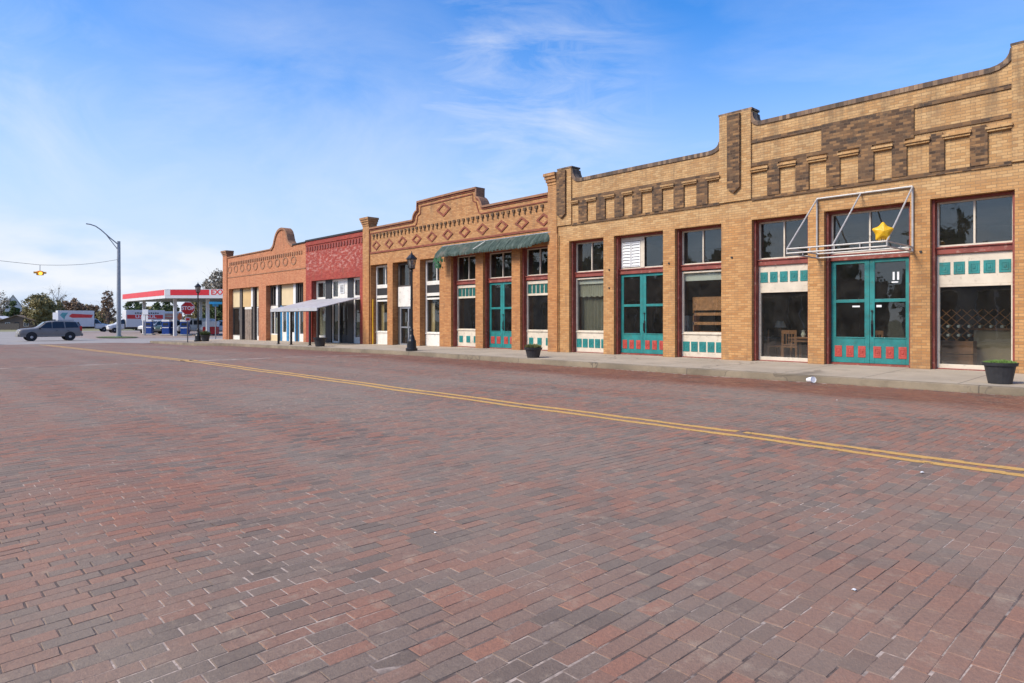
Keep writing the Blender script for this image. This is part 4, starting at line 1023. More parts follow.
planter('planter', 'black planter standing empty by the canopy post of the red shop', -32.9, -2.95, gz(-33)+.085, .95, 'none', .50)
planter('planter', 'black planter with dark bushy plant beside the far corner lantern post', -50.4, -3.0, gz(-50)+.09, .9, 'bush', .52)

# litter
mb = MB().lathe([(.035, 0), (.048, .13), (.05, .135), (.045, .13)], n=12)
o = onemesh(mb, 'paper_cup', 'paper', 'white paper cup lying on its side in the gutter', 'cup', (-6.75, -3.74, -.015)); o.rotation_euler = (R(82), 0, R(60)); o.scale = (1.5, 1.5, 1.5)
rnd = random.Random(12)
def scrap(x, y, z, s, label, mat='paper'):
    mb = MB(); n = 7; r0 = [s*rnd.uniform(.32, .65) for _ in range(n)]
    vs = [(r0[k]*math.cos(6.28*k/n), .6*r0[k]*math.sin(6.28*k/n), rnd.uniform(.001, .25*s)) for k in range(n)]+[(0, 0, .35*s)]
    mb.add(vs, [(k, (k+1) % n, n) for k in range(n)]); return onemesh(mb, 'litter_scrap', mat, label, 'litter', (x, y, z), rnd.random()*3)
def gp(px_, py_, z=0.):     # a point of the street where the photo shows it, at its real place
    n = math.hypot(622, 665); t = (px_-512)/665; d = (EYE-z)*665/(py_-320.5)
    return ((-665/n+t*622/n)*d, (622/n+t*665/n)*d+CAMY, z)
for q, lb, s, mt in (((435, 536), 'pale oval leaf lying alone on the bricks left of centre', .022, 'paper'), ((837, 400), 'crumpled whitish scrap on the bricks below the white paper cup', .10, 'paper'),
                 ((922, 475), 'small pale scrap just below the yellow line at the right', .045, 'paper'), ((470, 381), 'white fleck near the yellow line left of centre', .06, 'paper'),
                 ((854, 594), 'pale plaster crumb on the bricks at the lower right', .03, 'paper')):
    p = gp(*q); scrap(p[0], p[1], p[2]+.020 if q[1] > 405 else -.03, s, lb, mt)
# leaves and grit in the gutter: uncountable
mb = MB()
for k in range(420):
    x = -1-rnd.random()**1.3*40; y = -3.55-abs(rnd.gauss(0, .35)); s = rnd.uniform(.008, .028)
    z = -.094+(max(0, -3.85-y))*.035+gz(x)+.024; a = rnd.random()*6.28
    mb.add([(x-s*math.cos(a), y-s*math.sin(a), z), (x+s*.5*math.sin(a), y-s*.5*math.cos(a), z+.006), (x+s*math.cos(a), y+s*math.sin(a), z), (x-s*.5*math.sin(a), y+s*.5*math.cos(a), z+.004)], [(0, 1, 2, 3)])
o = mb.build('gutter_debris', plain('leaf_litter', (.26, .17, .09), .9, .5, 3)); tag(o, 'scattered dead leaves and grit in the gutter along the kerb', 'debris', kind='stuff')

# ---------------------------------------------------------------- inside the shops
FZ = .12
def chair(label, x, y, rz):
    r = local('wooden_chair', label, 'chair', 'chairs inside the shop window')
    MB().box(-.22, .22, -.21, .21, .43, .47).build('seat', 'wood', r, .008)
    mb = MB()
    for k in range(5): mb.box(-.17+k*.08, -.145+k*.08, .195, .215, .52, .88)
    mb.box(-.22, .22, .185, .225, .86, .98); mb.box(-.21, .21, .19, .22, .50, .54); mb.build('backrest', 'wood', r)
    for sx in (-1, 1):
        MB().box(sx*.20-.02, sx*.20+.02, -.2, -.16, 0, .43).build('leg', 'wood', r); MB().box(sx*.20-.02, sx*.20+.02, .185, .225, 0, .86).build('leg', 'wood', r)
    place(r, x, y, FZ, rz); return r
chair('brown wooden chair seen through the window left of the bare awning frame', -9.35, 1.05, R(200))
T = local('table', 'brown wooden table inside the tan shop beside the wooden chair', 'table')
MB().box(-.75, .75, -.4, .4, .70, .75).build('tabletop', 'wood', T, .008); MB().box(-.68, .68, -.34, .34, .60, .70).build('apron', 'wood', T)
for sx in (-1, 1):
    for sy in (-1, 1): MB().box(sx*.66-.03, sx*.66+.03, sy*.33-.03, sy*.33+.03, 0, .6).build('leg', 'wood', T)
place(T, -8.8, 1.75, FZ)
LM = local('table_lamp', 'table lamp with a cream shade inside the window left of the awning frame', 'lamp')
MB().lathe([(.09, 0), (.03, .04), (.06, .2), (.02, .32)], n=12).build('lamp_base', 'wood', LM); MB().lathe([(.20, .30), (.11, .52)], n=16).build('lamp_shade', 'lampshade', LM)
place(LM, -10.05, 1.9, FZ+.75)
ST = local('side_table', 'dark side table under the table lamp inside the tan shop', 'table'); MB().box(-.3, .3, -.3, .3, .70, .74).build('tabletop', 'darkwood', ST)
for sx in (-1, 1):
    for sy in (-1, 1): MB().box(sx*.27-.02, sx*.27+.02, sy*.27-.02, sy*.27+.02, 0, .70).build('leg', 'darkwood', ST)
place(ST, -10.05, 1.9, FZ)
for x, lb, s in ((-9.15, 'small white jug on the shop table behind the chair', 1.), (-8.7, 'taller white vase on the shop table nearest the right pier', 1.3)):
    onemesh(MB().lathe([(.05, 0), (.075, .08), (.04, .17), (.055, .22)], n=12), 'jug', 'lampshade', lb, 'jug', (x, 1.6, FZ+.75)).scale = (s, s, s)
FB = local('flower_bowl', 'small bowl of orange flowers at the end of the shop table', 'bowl')
MB().lathe([(.05, 0), (.11, .08), (.12, .10)], n=12).build('bowl', 'lampshade', FB)
mb = MB(); rnd = random.Random(2)
for k in range(60):
    a = rnd.random()*6.28; q = rnd.random()*.14; z_ = .10+rnd.random()*.16; mb.add([(q*math.cos(a)-.02, q*math.sin(a), z_), (q*math.cos(a), q*math.sin(a)-.02, z_+.02), (q*math.cos(a)+.02, q*math.sin(a), z_), (q*math.cos(a), q*math.sin(a)+.02, z_-.01)], [(0, 1, 2, 3)])
mb.build('flowers', 'truckorange', FB); place(FB, -8.35, 1.55, FZ+.75)
chair('second wooden chair further back beside the table lamp in the tan shop', -9.9, 1.2, R(120))
CR = local('crate_display', 'orange wooden crate shelves standing in the window left of the tall pilaster', 'shelf')
for z in (.0, .32, .64): MB().box(-.62, .62, -.02, .35, z, z+.10).build('shelf', 'orangewood', CR)
MB().box(-.62, .62, -.03, .0, .82, 1.28).build('front_board', 'orangewood', CR)
for x in (-.62, .58): MB().box(x, x+.04, -.02, .35, 0, 1.28).build('side_board', 'orangewood', CR)
place(CR, -12.0, .75, .93)
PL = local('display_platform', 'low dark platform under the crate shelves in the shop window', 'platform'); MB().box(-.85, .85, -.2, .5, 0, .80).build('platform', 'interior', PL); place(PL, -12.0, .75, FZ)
DK = local('shop_counter', 'pale shop counter with plank front behind the rightmost display window', 'counter')
MB().box(-.75, .75, 0, .6, 0, 1.02).build('counter_body', plain('tan_counter', (.36, .27, .17), .6, .15, 2), DK, .01); MB().box(-.8, .8, -.05, .65, 1.02, 1.07).build('counter_top', 'wood', DK)
place(DK, -3.9, 1.9, FZ)
CB = local('low_cabinet', 'low brown two-drawer cabinet inside the rightmost display window', 'cabinet')
for k in range(2): MB().box(-.42, .42, 0, .4, .02+k*.36, .36+k*.36).build('drawer', 'wood', CB, .01)
place(CB, -4.95, 1.3, FZ)
WR = local('bottle_rack', 'lattice bottle rack along the wall behind the rightmost display window', 'rack')
mb = MB()
for k in range(9):
    mb.tube((-1.2+k*.26, 0, .2), (-.2+k*.26, 0, 1.2), .012, .012, 4); mb.tube((-.2+k*.26, 0, .2), (-1.2+k*.26, 0, 1.2), .012, .012, 4)
mb.build('lattice', 'orangewood', WR)
mb = MB()
for k in range(9):
    for j in range(2): mb.tube((-1.+k*.26, -.2, .45+j*.26), (-1.+k*.26, .1, .45+j*.26), .04, .04, 8)
mb.build('bottle_row', 'paper', WR); WR.children[1]['label'] = 'pale bottle ends in the lattice'
place(WR, -5.3, 3.2, FZ+.4)
FG = local('white_cabinet', 'small white cabinet inside the left pair of teal doors of the tan building', 'cabinet'); MB().box(-.3, .3, -.3, .3, 0, 1.45).build('body', 'white', FG, .01); MB().box(.2, .23, -.33, -.3, .6, 1.1).build('handle', 'galv', FG); place(FG, -13.2, 1.2, FZ)
for x, y, lb in ((-6.95, 1.9, 'wooden chair standing behind the left leaf of the widest teal doors'),): chair(lb, x, y, R(160))

# ================================================================ far end of the street
HZ = -.415
def pt(px_, y_or_z, Z):
    """real place of something standing Z metres deep"""
    n = math.hypot(622, 665); t = (px_-512)/665; return ((-665/n+t*622/n)*Z, (622/n+t*665/n)*Z+CAMY)
def disc_wheel(root, x, y, r, wd, side):
    wobj = MB().lathe([(r*.62, -wd/2), (r*.93, -wd/2), (r, -wd*.35), (r, wd*.35), (r*.93, wd/2), (r*.62, wd/2)], n=22)
    wobj.v = [(x+vx, y+vz, r+vy) for vx, vy, vz in wobj.v]; wo = wobj.build('wheel', 'rubber', root)
    rm = MB(); s = side; rm.lathe([(r*.63, -.01), (r*.60, .03), (r*.2, .035), (r*.14, .055), (.02, .055)], n=18)
    for k in range(5):
        pass
    rm.v = [(x+vx, y+s*(wd*.36+vz), r+vy) for vx, vy, vz in rm.v]; rm.build('rim', 'rim', wo)
    return wo
def loft_body(st, name, mat, root, sub=1):
    """st: stations (x, z_bottom, z_belt, z_top, halfwidth, top halfwidth)"""
    mb = MB(); k = 10
    for x, zb_, zm, zt, hw, tw in st:
        ring_ = [(hw*.86, zb_), (hw*.97, zb_+.08), (hw, (zb_+zm)*.5+.05), (hw*.97, zm), (tw, zt-.05 if zt-zm > .1 else zt-.015), (tw*.8, zt)]
        half = [(y, z) for y, z in ring_]; pts_ = half+[(-y, z) for y, z in reversed(half)]
        mb.v += [(x, y, z) for y, z in pts_]
    k = 12; n = len(st)
    for i in range(n-1):
        for j in range(k): a = i*k+j; b_ = i*k+(j+1) % k; mb.f.append((a, b_, b_+k, a+k))
    mb.f += [tuple(range(k-1, -1, -1)), tuple(range((n-1)*k, n*k))]
    o = mb.build(name, mat, root, smooth=True); bm = bmesh.new(); bm.from_mesh(o.data); bmesh.ops.recalc_face_normals(bm, faces=bm.faces); bm.to_mesh(o.data); bm.free()
    if sub: s = o.modifiers.new('s', 'SUBSURF'); s.levels = s.render_levels = sub
    return o
def sidepoly(root, name, mat, poly, yfun, off=.006, th=.02, parent=None):
    for s in (1, -1):
        mb = MB(); n = len(poly)
        mb.v = [(x, s*(yfun(z)+off), z) for x, z in poly]+[(x, s*(yfun(z)+off-th), z) for x, z in poly]
        f = [tuple(range(n)), tuple(range(2*n-1, n-1, -1))]+[(i, n+i, n+(i+1) % n, (i+1) % n) for i in range(n)]
        mb.f = f; o = mb.build(name, mat, parent or root)
def suv(label, body, x, y, rz, lower='suvlower', rough=True, group='vehicles at the filling station'):
    r = local('parked_car', label, 'car', group)
    hw = .93
    st = [(2.44, .45, .78, .98, .78, .70), (2.38, .38, .95, 1.10, .90, .80), (1.9, .36, 1.02, 1.17, hw, .84), (1.25, .36, 1.08, 1.21, hw, .84), (1.02, .36, 1.10, 1.26, hw, .82), (.42, .36, 1.12, 1.74, hw, .68), (.15, .36, 1.12, 1.84, hw, .70),
          (-.6, .36, 1.12, 1.88, hw, .71), (-1.5, .36, 1.13, 1.87, hw, .71), (-2.12, .37, 1.13, 1.82, hw, .70), (-2.36, .42, 1.13, 1.24, .90, .80), (-2.44, .48, 1.0, 1.12, .84, .76)]
    b = loft_body(st, 'body', body, r)
    yf = lambda z: .915-(z-1.12)*.31
    sidepoly(r, 'side_window', 'carglass', [(.86, 1.20), (.36, 1.70), (-.02, 1.75), (-.02, 1.17)], yf)
    sidepoly(r, 'side_window', 'carglass', [(-.10, 1.17), (-.10, 1.75), (-.95, 1.76), (-1.02, 1.17)], yf)
    sidepoly(r, 'side_window', 'carglass', [(-1.12, 1.19), (-1.05, 1.75), (-1.92, 1.72), (-2.12, 1.22)], yf)
    MB().add([(1.03, .68, 1.25), (1.03, -.68, 1.25), (.44, -.60, 1.75), (.44, .60, 1.75), (1.0, .68, 1.22), (1.0, -.68, 1.22), (.41, -.60, 1.72), (.41, .60, 1.72)], [(0, 3, 2, 1), (4, 5, 6, 7), (0, 1, 5, 4), (3, 7, 6, 2), (0, 4, 7, 3), (1, 2, 6, 5)]).build('windscreen', 'carglass', r)
    MB().add([(-2.37, .68, 1.28), (-2.37, -.68, 1.28), (-2.18, -.60, 1.74), (-2.18, .60, 1.74), (-2.34, .68, 1.28), (-2.34, -.68, 1.28), (-2.15, -.60, 1.74), (-2.15, .60, 1.74)], [(0, 1, 2, 3), (4, 7, 6, 5), (0, 4, 5, 1), (3, 2, 6, 7), (0, 3, 7, 4), (1, 5, 6, 2)]).build('rear_window', 'carglass', r)
    sidepoly(r, 'lower_trim', lower, [(2.3, .40), (2.3, .56), (-2.3, .56), (-2.3, .44)], lambda z: .925, .004, .02)
    for sx in (1.48, -1.45):
        for s in (1, -1):
            MB().tube((sx, s*.70, .43), (sx, s*.937, .43), .42, .42, 24).build('wheel_arch', 'rubber', r)
            disc_wheel(r, sx, s*.84, .37, .24, s)
    for s in (1, -1):
        MB().box(2.30, 2.43, s*.50, s*.80, .74, .88).build('headlight', 'clearlamp', r, .02)
        MB().box(-2.40, -2.22, s*.74, s*.90, .92, 1.35).build('tail_light', 'redlamp', r, .02)
        MB().box(.82, .98, s*.93, s*1.10, 1.08, 1.22).build('wing_mirror', 'blackplastic', r, .03)
        for x_ in (-.35, -1.25): MB().box(x_-.12, x_+.02, s*.928, s*.955, .93, .96).build('door_handle', 'blackplastic', r)
    MB().box(-2.50, -2.38, -.80, .80, .42, .66).build('rear_bumper', lower, r, .03); MB().box(2.38, 2.50, -.78, .78, .40, .64).build('front_bumper', lower, r, .03)
    for s in (1, -1): MB().tube((-.1, s*.60, 1.91), (-1.8, s*.60, 1.91), .02).build('roof_rail', 'blackplastic', r)
    place(r, x, y, HZ-.02, rz); return r
suv('dark grey sport utility vehicle stopped on the concrete crossing at the far left', 'suvgrey', -74.2, -8.9, R(-90)).location.z = HZ-.06

# box trucks at the station
def truck(label, x, y, rz, L_=4.6, red=True, kind=0, group='white rental box trucks in the filling station lot'):
    r = local('box_truck', label, 'truck', group); zb_ = .85; H = 3.45 if kind != 2 else 3.3; hw = 1.18
    bx = MB().box(-L_, 0, -hw, hw, zb_, H); b = bx.build('cargo_box', 'truckwhite', r, .04)
    for s in (1, -1):
        yy0, yy1 = (hw+.003, hw+.02) if s > 0 else (-hw-.02, -hw-.003)
        if kind == 0:
            MB().box(-L_+.3, -.15, yy0, yy1, 2.12, 2.72).build('red_stripe', 'truckred', b)
            MB().box(-L_+.2, -L_+1.6, yy0-.001, yy1+.001, 1.25, 2.1).build('graphic_panel', 'truckwhite', b)
            t = MB(); put_text(t, 'U-HAUL', .62, (-L_/2, s*(hw+.03), 2.42), (-s, 0, 0), (0, 0, 1), .006, .01, 1.3); t.build('lettering', 'signwhite', b)
            t = MB()      # dark line of lettering too small to read in the photograph
            for q_ in range(11):
                if q_ != 5: t.box(-L_+.9+q_*.31, -L_+.9+q_*.31+.20, yy0, yy1, 2.88, 3.06+.04*(q_ % 2))
            t.build('dark_lettering', 'black', b)
        elif kind == 1:
            mbq = MB(); mbq.prism([(-L_+1.5, 2.55), (-L_+1.9, 2.95), (-.2, 2.80), (-.4, 2.3), (-L_+1.9, 2.3)], yy0, yy1); mbq.build('red_stripe', 'truckred', b)
            mbq = MB(); mbq.prism([(-L_+.3, 2.7), (-L_+.6, 3.1), (-L_+1.4, 3.1), (-L_+1.0, 2.5), (-L_+.9, 2.0)], yy0, yy1); mbq.build('teal_graphic', 'truckteal', b)
        else:
            MB().box(-L_+.15, -.6, yy0, yy1, 2.0, 3.0).build('picture_panel', 'trucktan', b)
            mbq = MB(); mbq.prism([(-L_+.1, 1.9), (-L_+.1, 2.9), (-L_+.5, 3.1), (-L_+.8, 2.4), (-L_+.6, 1.9)], yy0, yy1+.01); mbq.build('orange_graphic', 'truckorange', b)
            MB().box(-L_+1.2, -.8, yy0, yy1+.008, 2.68, 2.78).build('red_line', 'truckred', b); MB().box(-L_+1.2, -.8, yy0, yy1+.008, 2.2, 2.35).build('red_line', 'truckred', b)
    if kind != 3:
        st = [(2.25, .50, .85, 1.00, .80, .72), (2.15, .45, 1.10, 1.22, .95, .84), (1.3, .45, 1.25, 1.38, .98, .86), (1.05, .45, 1.3, 1.48, .98, .84), (.55, .45, 1.32, 2.10, .98, .78), (.3, .45, 1.32, 2.18, .98, .80), (.03, .5, 1.32, 2.18, .98, .80)]
        c_ = loft_body(st, 'cab', 'truckwhite', r)
        sidepoly(r, 'side_window', 'carglass', [(.92, 1.36), (.50, 2.0), (.12, 2.04), (.12, 1.34)], lambda z: .965-(z-1.32)*.24)
        MB().add([(1.06, .72, 1.46), (1.06, -.72, 1.46), (.58, -.66, 2.08), (.58, .66, 2.08), (1.02, .72, 1.44), (1.02, -.72, 1.44), (.54, -.66, 2.06), (.54, .66, 2.06)], [(0, 3, 2, 1), (4, 5, 6, 7), (0, 1, 5, 4), (3, 7, 6, 2), (0, 4, 7, 3), (1, 2, 6, 5)]).build('windscreen', 'carglass', r)
        for s in (1, -1):
            MB().box(2.12, 2.26, s*.58, s*.86, .92, 1.1).build('headlight', 'clearlamp', r, .02); MB().box(.95, 1.06, s*1.02, s*1.22, 1.35, 1.7).build('wing_mirror', 'blackplastic', r, .02)
    MB().box(-L_, .1, -.5, .5, .55, .84).build('chassis', 'blackplastic', r)
    for sx in (1.45, -L_+1.25):
        for s in (1, -1): disc_wheel(r, sx, s*.88, .40, .26, s)
    place(r, x, y, HZ-.04, rz); return r
xx, yy = pt(124, 0, 101); truck('white box truck with red stripe, cab facing left, beside the steel light pole', xx, yy, R(-90), 5.4, kind=0)
xx, yy = pt(93, 0, 110); truck('white box truck with red flash and teal patch behind the dark grey vehicle', xx, yy, R(88), 5.0, kind=1)
xx, yy = pt(154, 0, 106); truck('white box truck with tan picture and orange patch between the blue pumps', xx, yy, R(-90), 3.9, kind=2)

# filling station canopy
A1 = (-85.8, 4.2); C1 = (-77.2, 12.8); B1 = (-106, 4.3); D1 = (-98, 13.2)
GS = thing('station_canopy', 'flat filling station canopy with red and white fascia on pale columns', 'canopy', (-90, 8, HZ))
zt, zbt = 5.10, 4.04
MB().prismz([A1, C1, D1, B1], zbt+.05, zt-.1).build('canopy_slab', 'fasciawhite', GS)
MB().prismz([(A1[0]-.3, A1[1]+.4), (C1[0]-.4, C1[1]-.1), (D1[0], D1[1]-.3), (B1[0]+.3, B1[1]+.4)], zbt, zbt+.049).build('soffit', plain('green_grey_soffit', (.20, .24, .21), .8, .1, 1), GS)
def fascia(p, q, segs):
    P_, Q_ = Vector((*p, 0)), Vector((*q, 0)); d = (Q_-P_); ln = d.length; d.normalize(); nrm = Vector((d.y, -d.x, 0))
    for a, b, za, zb_, mat, off in segs:
        mb = MB(); p0 = P_+d*a*ln; p1 = P_+d*b*ln; o1 = nrm*off
        mb.v = [p0+Vector((0, 0, za)), p1+Vector((0, 0, za)), p1+Vector((0, 0, zb_)), p0+Vector((0, 0, zb_)), p0+o1+Vector((0, 0, za)), p1+o1+Vector((0, 0, za)), p1+o1+Vector((0, 0, zb_)), p0+o1+Vector((0, 0, zb_))]
        mb.v = [tuple(v) for v in mb.v]; mb.f = [(0, 3, 2, 1), (4, 5, 6, 7), (0, 1, 5, 4), (3, 7, 6, 2), (0, 4, 7, 3), (1, 2, 6, 5)]
        mb.build('fascia', mat, GS)
    return d, nrm
fascia(B1, A1, [(0, .985, zbt+.36, zt-.04, 'fasciared', .06), (0, 1, zbt, zbt+.35, 'fasciawhite', .05), (0, 1, zt-.03, zt+.02, 'fasciawhite', .07), (.985, 1, zbt+.36, zt-.04, 'fasciawhite', .05)])
d_, n_ = fascia(A1, C1, [(.05, .435, zbt+.36, zt-.04, 'fasciared', .06), (0, 1, zbt, zbt+.35, 'fasciawhite', .05), (0, 1, zt-.03, zt+.02, 'fasciawhite', .07), (0, .049, zbt+.36, zt-.04, 'fasciawhite', .05), (.436, 1, zbt+.36, zt-.04, 'fasciawhite', .055)])
o_ = Vector((*A1, 0))+(Vector((*C1, 0))-Vector((*A1, 0)))*.585+n_*.062
t = MB(); put_text(t, 'EXXON', .84, (o_.x, o_.y, zbt+.69), d_, (0, 0, 1), .004, .025, 1.10); t.build('lettering', 'truckred', GS)
for x_, y_ in ((-87.0, 5.6), (-84.3, 8.5), (-100.5, 5.6), (-97, 11.8), (-80.5, 12.0)):
    MB().box(x_-.17, x_+.17, y_-.17, y_+.17, HZ-.3, zbt).build('column', 'fasciawhite', GS)
# pumps
def pump(label, x, y, rz):
    r = local('fuel_pump', label, 'fuel pump', 'blue fuel pumps under the filling station canopy')
    MB().box(-.62, .62, -.45, .45, 0, .16).build('plinth', 'concrete_block', r, .02)
    MB().box(-.42, .42, -.27, .27, .16, 1.0).build('cabinet', 'pumpblue', r, .03); MB().box(-.44, .44, -.28, .28, 1.01, 1.62).build('head', 'pumpblue', r, .03)
    MB().box(-.46, .46, -.30, .30, 1.63, 1.86).build('topper', 'signwhite', r, .03)
    for s in (1, -1):
        MB().box(-.3, .3, s*.282, s*.295, 1.18, 1.48).build('display', 'carglass', r); MB().box(-.38, .38, s*.272, s*.29, .88, .97).build('white_band', 'signwhite', r)
        h = MB(); h.path([(s*.45, 0, 1.3), (s*.62, 0, 1.0), (s*.6, 0, .5), (s*.44, 0, .55)], .02, 6); h.build('hose', 'rubber', r)
    place(r, x, y, HZ-.05, rz); r.scale = (1.05, 1.05, 1.05); return r
for px_, Z_, lb in ((148.8, 86, 'blue fuel pump left of the canopy column with a white topper'), (166.5, 84, 'blue fuel pump in the middle, in front of the tan picture truck'), (185, 82, 'blue fuel pump just behind and below the stop sign')):
    x_, y_ = pt(px_, 0, Z_); pump(lb, x_, y_, R(52))
x_, y_ = pt(171, 0, 84.6); pump('blue fuel pump pressed against the middle one, slightly further right', x_, y_, R(52))
x_, y_ = pt(156, 0, 96); suv('white car with dark windows between the left blue pump and the middle one', 'truckwhite', x_, y_, R(-60), 'blackplastic')
x_, y_ = pt(221, 0, 88); suv('white sport utility vehicle half hidden by the orange corner shop', 'truckwhite', x_, y_, R(-78), 'suvlower')
x_, y_ = pt(174, 0, 92); suv('dark green car parked behind the middle blue pumps', plain('dark_green_paint', (.03, .06, .06), .25, .1, 2, metal=.3), x_, y_, R(-70), 'blackplastic')
def van(label, x, y, rz):
    r = local('parked_van', label, 'van', 'vehicles at the filling station')
    st = [(2.5, .45, .85, .98, .80, .70), (2.35, .40, 1.05, 1.18, .92, .80), (1.75, .38, 1.2, 1.35, .97, .82), (1.2, .38, 1.25, 2.05, .98, .80), (.8, .38, 1.25, 2.15, .98, .84), (-2.3, .40, 1.25, 2.15, .98, .84), (-2.45, .45, 1.2, 2.05, .94, .80)]
    loft_body(st, 'body', 'truckwhite', r)
    yf = lambda z: .965-(z-1.25)*.17
    sidepoly(r, 'side_window', 'carglass', [(1.6, 1.32), (1.15, 1.9), (.6, 1.92), (.6, 1.3)], yf); sidepoly(r, 'side_window', 'carglass', [(.4, 1.3), (.4, 1.9), (-.6, 1.9), (-.6, 1.3)], yf)
    MB().add([(1.80, .7, 1.36), (1.80, -.7, 1.36), (1.25, -.64, 2.0), (1.25, .64, 2.0), (1.76, .7, 1.34), (1.76, -.7, 1.34), (1.21, -.64, 1.98), (1.21, .64, 1.98)], [(0, 3, 2, 1), (4, 5, 6, 7), (0, 1, 5, 4), (3, 7, 6, 2), (0, 4, 7, 3), (1, 2, 6, 5)]).build('windscreen', 'carglass', r)
    for sx in (1.6, -1.5):
        for s in (1, -1): MB().tube((sx, s*.72, .42), (sx, s*.99, .42), .43, .43, 20).build('wheel_arch', 'rubber', r); disc_wheel(r, sx, s*.88, .36, .24, s)
    for s in (1, -1): MB().box(-2.5, -2.38, s*.7, s*.88, .9, 1.3).build('tail_light', 'redlamp', r, .02)
    place(r, x, y, HZ-.05, rz); return r
x_, y_ = pt(196, 0, 92); van('white van with tinted glass between the stop sign and the corner lantern', x_, y_, R(-100))
IB = local('ice_chest', 'red and white ice chest left of the white vehicle by the corner shop', 'ice chest')
MB().box(-.9, .9, -.4, .4, .1, 1.05).build('chest', 'truckred', IB, .03); MB().box(-.92, .92, -.42, .42, 1.06, 1.75).build('chest_top', 'signwhite', IB, .03); MB().box(-.02, .02, -.43, -.40, .15, 1.0).build('door_gap', 'rubber', IB)
x_, y_ = pt(211, 0, 86); place(IB, x_, y_, HZ-.05, R(52))

# stop sign, small sign on the same post, street-name sign
def facing_text(mb, txt, size, c, ext, bold, mat=None, sx=1.): put_text(mb, txt, size, c, (0, 1, 0), (0, 0, 1), ext, bold, sx)
SS = thing('stop_sign', 'red octagonal stop sign on a thin post at the street corner', 'stop sign', (-49.3, -4.55, gz(-49.3)+.09))
xs_, ys_, zs_ = -49.3, -4.55, gz(-49.3)+.09
MB().box(xs_-.03, xs_+.03, ys_-.03, ys_+.03, zs_, 2.62).build('post', plain('dark_post', (.12, .12, .12), .6, .2, 4, metal=.4), SS)
def octa(r, x0, x1, cy_, cz_):
    mb = MB(); p = [(cy_+r*math.cos(R(22.5+45*k)), cz_+r*math.sin(R(22.5+45*k))) for k in range(8)]
    mb.v = [(x1, a, b) for a, b in p]+[(x0, a, b) for a, b in p]; mb.f = [tuple(range(8)), tuple(range(15, 7, -1))]+[(i, 8+i, 8+(i+1) % 8, (i+1) % 8) for i in range(8)]; return mb
cz_ = 2.25
octa(.48, xs_+.032, xs_+.042, ys_, cz_).build('sign_border', 'signwhite', SS); pl_ = octa(.445, xs_+.042, xs_+.048, ys_, cz_).build('sign_plate', 'signred', SS)
t = MB(); facing_text(t, 'STOP', .36, (xs_+.052, ys_, cz_), .003, .012, sx=.95); t.build('lettering', 'signwhite', pl_)
MB().box(xs_+.032, xs_+.045, ys_-.17, ys_+.17, 1.35, 1.62).build('small_plate', 'signwhite', SS); MB().box(xs_+.045, xs_+.049, ys_-.12, ys_+.12, 1.40, 1.57).build('red_patch', 'signred', SS)
NS = thing('street_name_sign', 'pale blue street name blades on a pole by the orange corner shop', 'street sign', (-57.3, .1, gz(-57)+.08))
zn = gz(-57)+.05
MB().tube((-57.3, .1, zn), (-57.3, .1, 2.6), .045, .045, 8).build('pole', 'galv', NS)
for a_, z_, L2 in ((R(62), 2.86, 1.0), (R(118), 2.66, .6)):
    dx_, dy_ = math.cos(a_), math.sin(a_); mb = MB(); h_ = .10; e = (-dy_*.012, dx_*.012)
    c4 = [(-57.3-dx_*L2/2, .1-dy_*L2/2), (-57.3+dx_*L2/2, .1+dy_*L2/2)]
    mb.v = [(c4[0][0]-e[0], c4[0][1]-e[1], z_-h_), (c4[1][0]-e[0], c4[1][1]-e[1], z_-h_), (c4[1][0]-e[0], c4[1][1]-e[1], z_+h_), (c4[0][0]-e[0], c4[0][1]-e[1], z_+h_),
            (c4[0][0]+e[0], c4[0][1]+e[1], z_-h_), (c4[1][0]+e[0], c4[1][1]+e[1], z_-h_), (c4[1][0]+e[0], c4[1][1]+e[1], z_+h_), (c4[0][0]+e[0], c4[0][1]+e[1], z_+h_)]
    mb.f = [(0, 1, 2, 3), (4, 7, 6, 5), (0, 4, 5, 1), (3, 2, 6, 7), (0, 3, 7, 4), (1, 5, 6, 2)]; mb.build('name_blade', 'signblue', NS)

# steel pole with cobra-head arm, span wire and beacon
px0, py0 = -83.3, -1.25
SP = thing('light_pole', 'tall galvanised steel pole with a curved lamp arm on the grass island', 'light pole', (px0, py0, HZ))
MB().tube((px0, py0, HZ-.1), (px0, py0, 10.15), .235, .165, 16).build('pole', 'galv', SP, smooth=False); MB().tube((px0, py0, HZ-.1), (px0, py0, HZ+.15), .36, .36, 12).build('foot', 'galv', SP)
MB().tube((px0, py0, 10.15), (px0, py0, 10.3), .19, .19, 12).build('pole_cap', 'galv', SP)
ay = [(0, 9.75), (-.9, 10.5), (-1.7, 11.25), (-2.2, 11.6), (-2.7, 11.75), (-3.1, 11.78)]
mb = MB(); mb.path([(px0, py0+a, z) for a, z in ay], .06); mb.tube((px0, py0, 9.1), (px0, py0-1.3, 10.9), .045); mb.build('lamp_arm', 'galv', SP)
MB().lathe([(.05, -.10), (.19, -.05), (.20, .03), (.06, .10)], n=14, sy=2.3).build('lamp_head', 'galv', SP)
SP.children[-1].location = Vector((px0, py0-3.35, 11.78))-Vector((px0, py0, HZ))
for v in SP.children[-1].data.vertices: v.co += Vector((px0, py0, HZ))
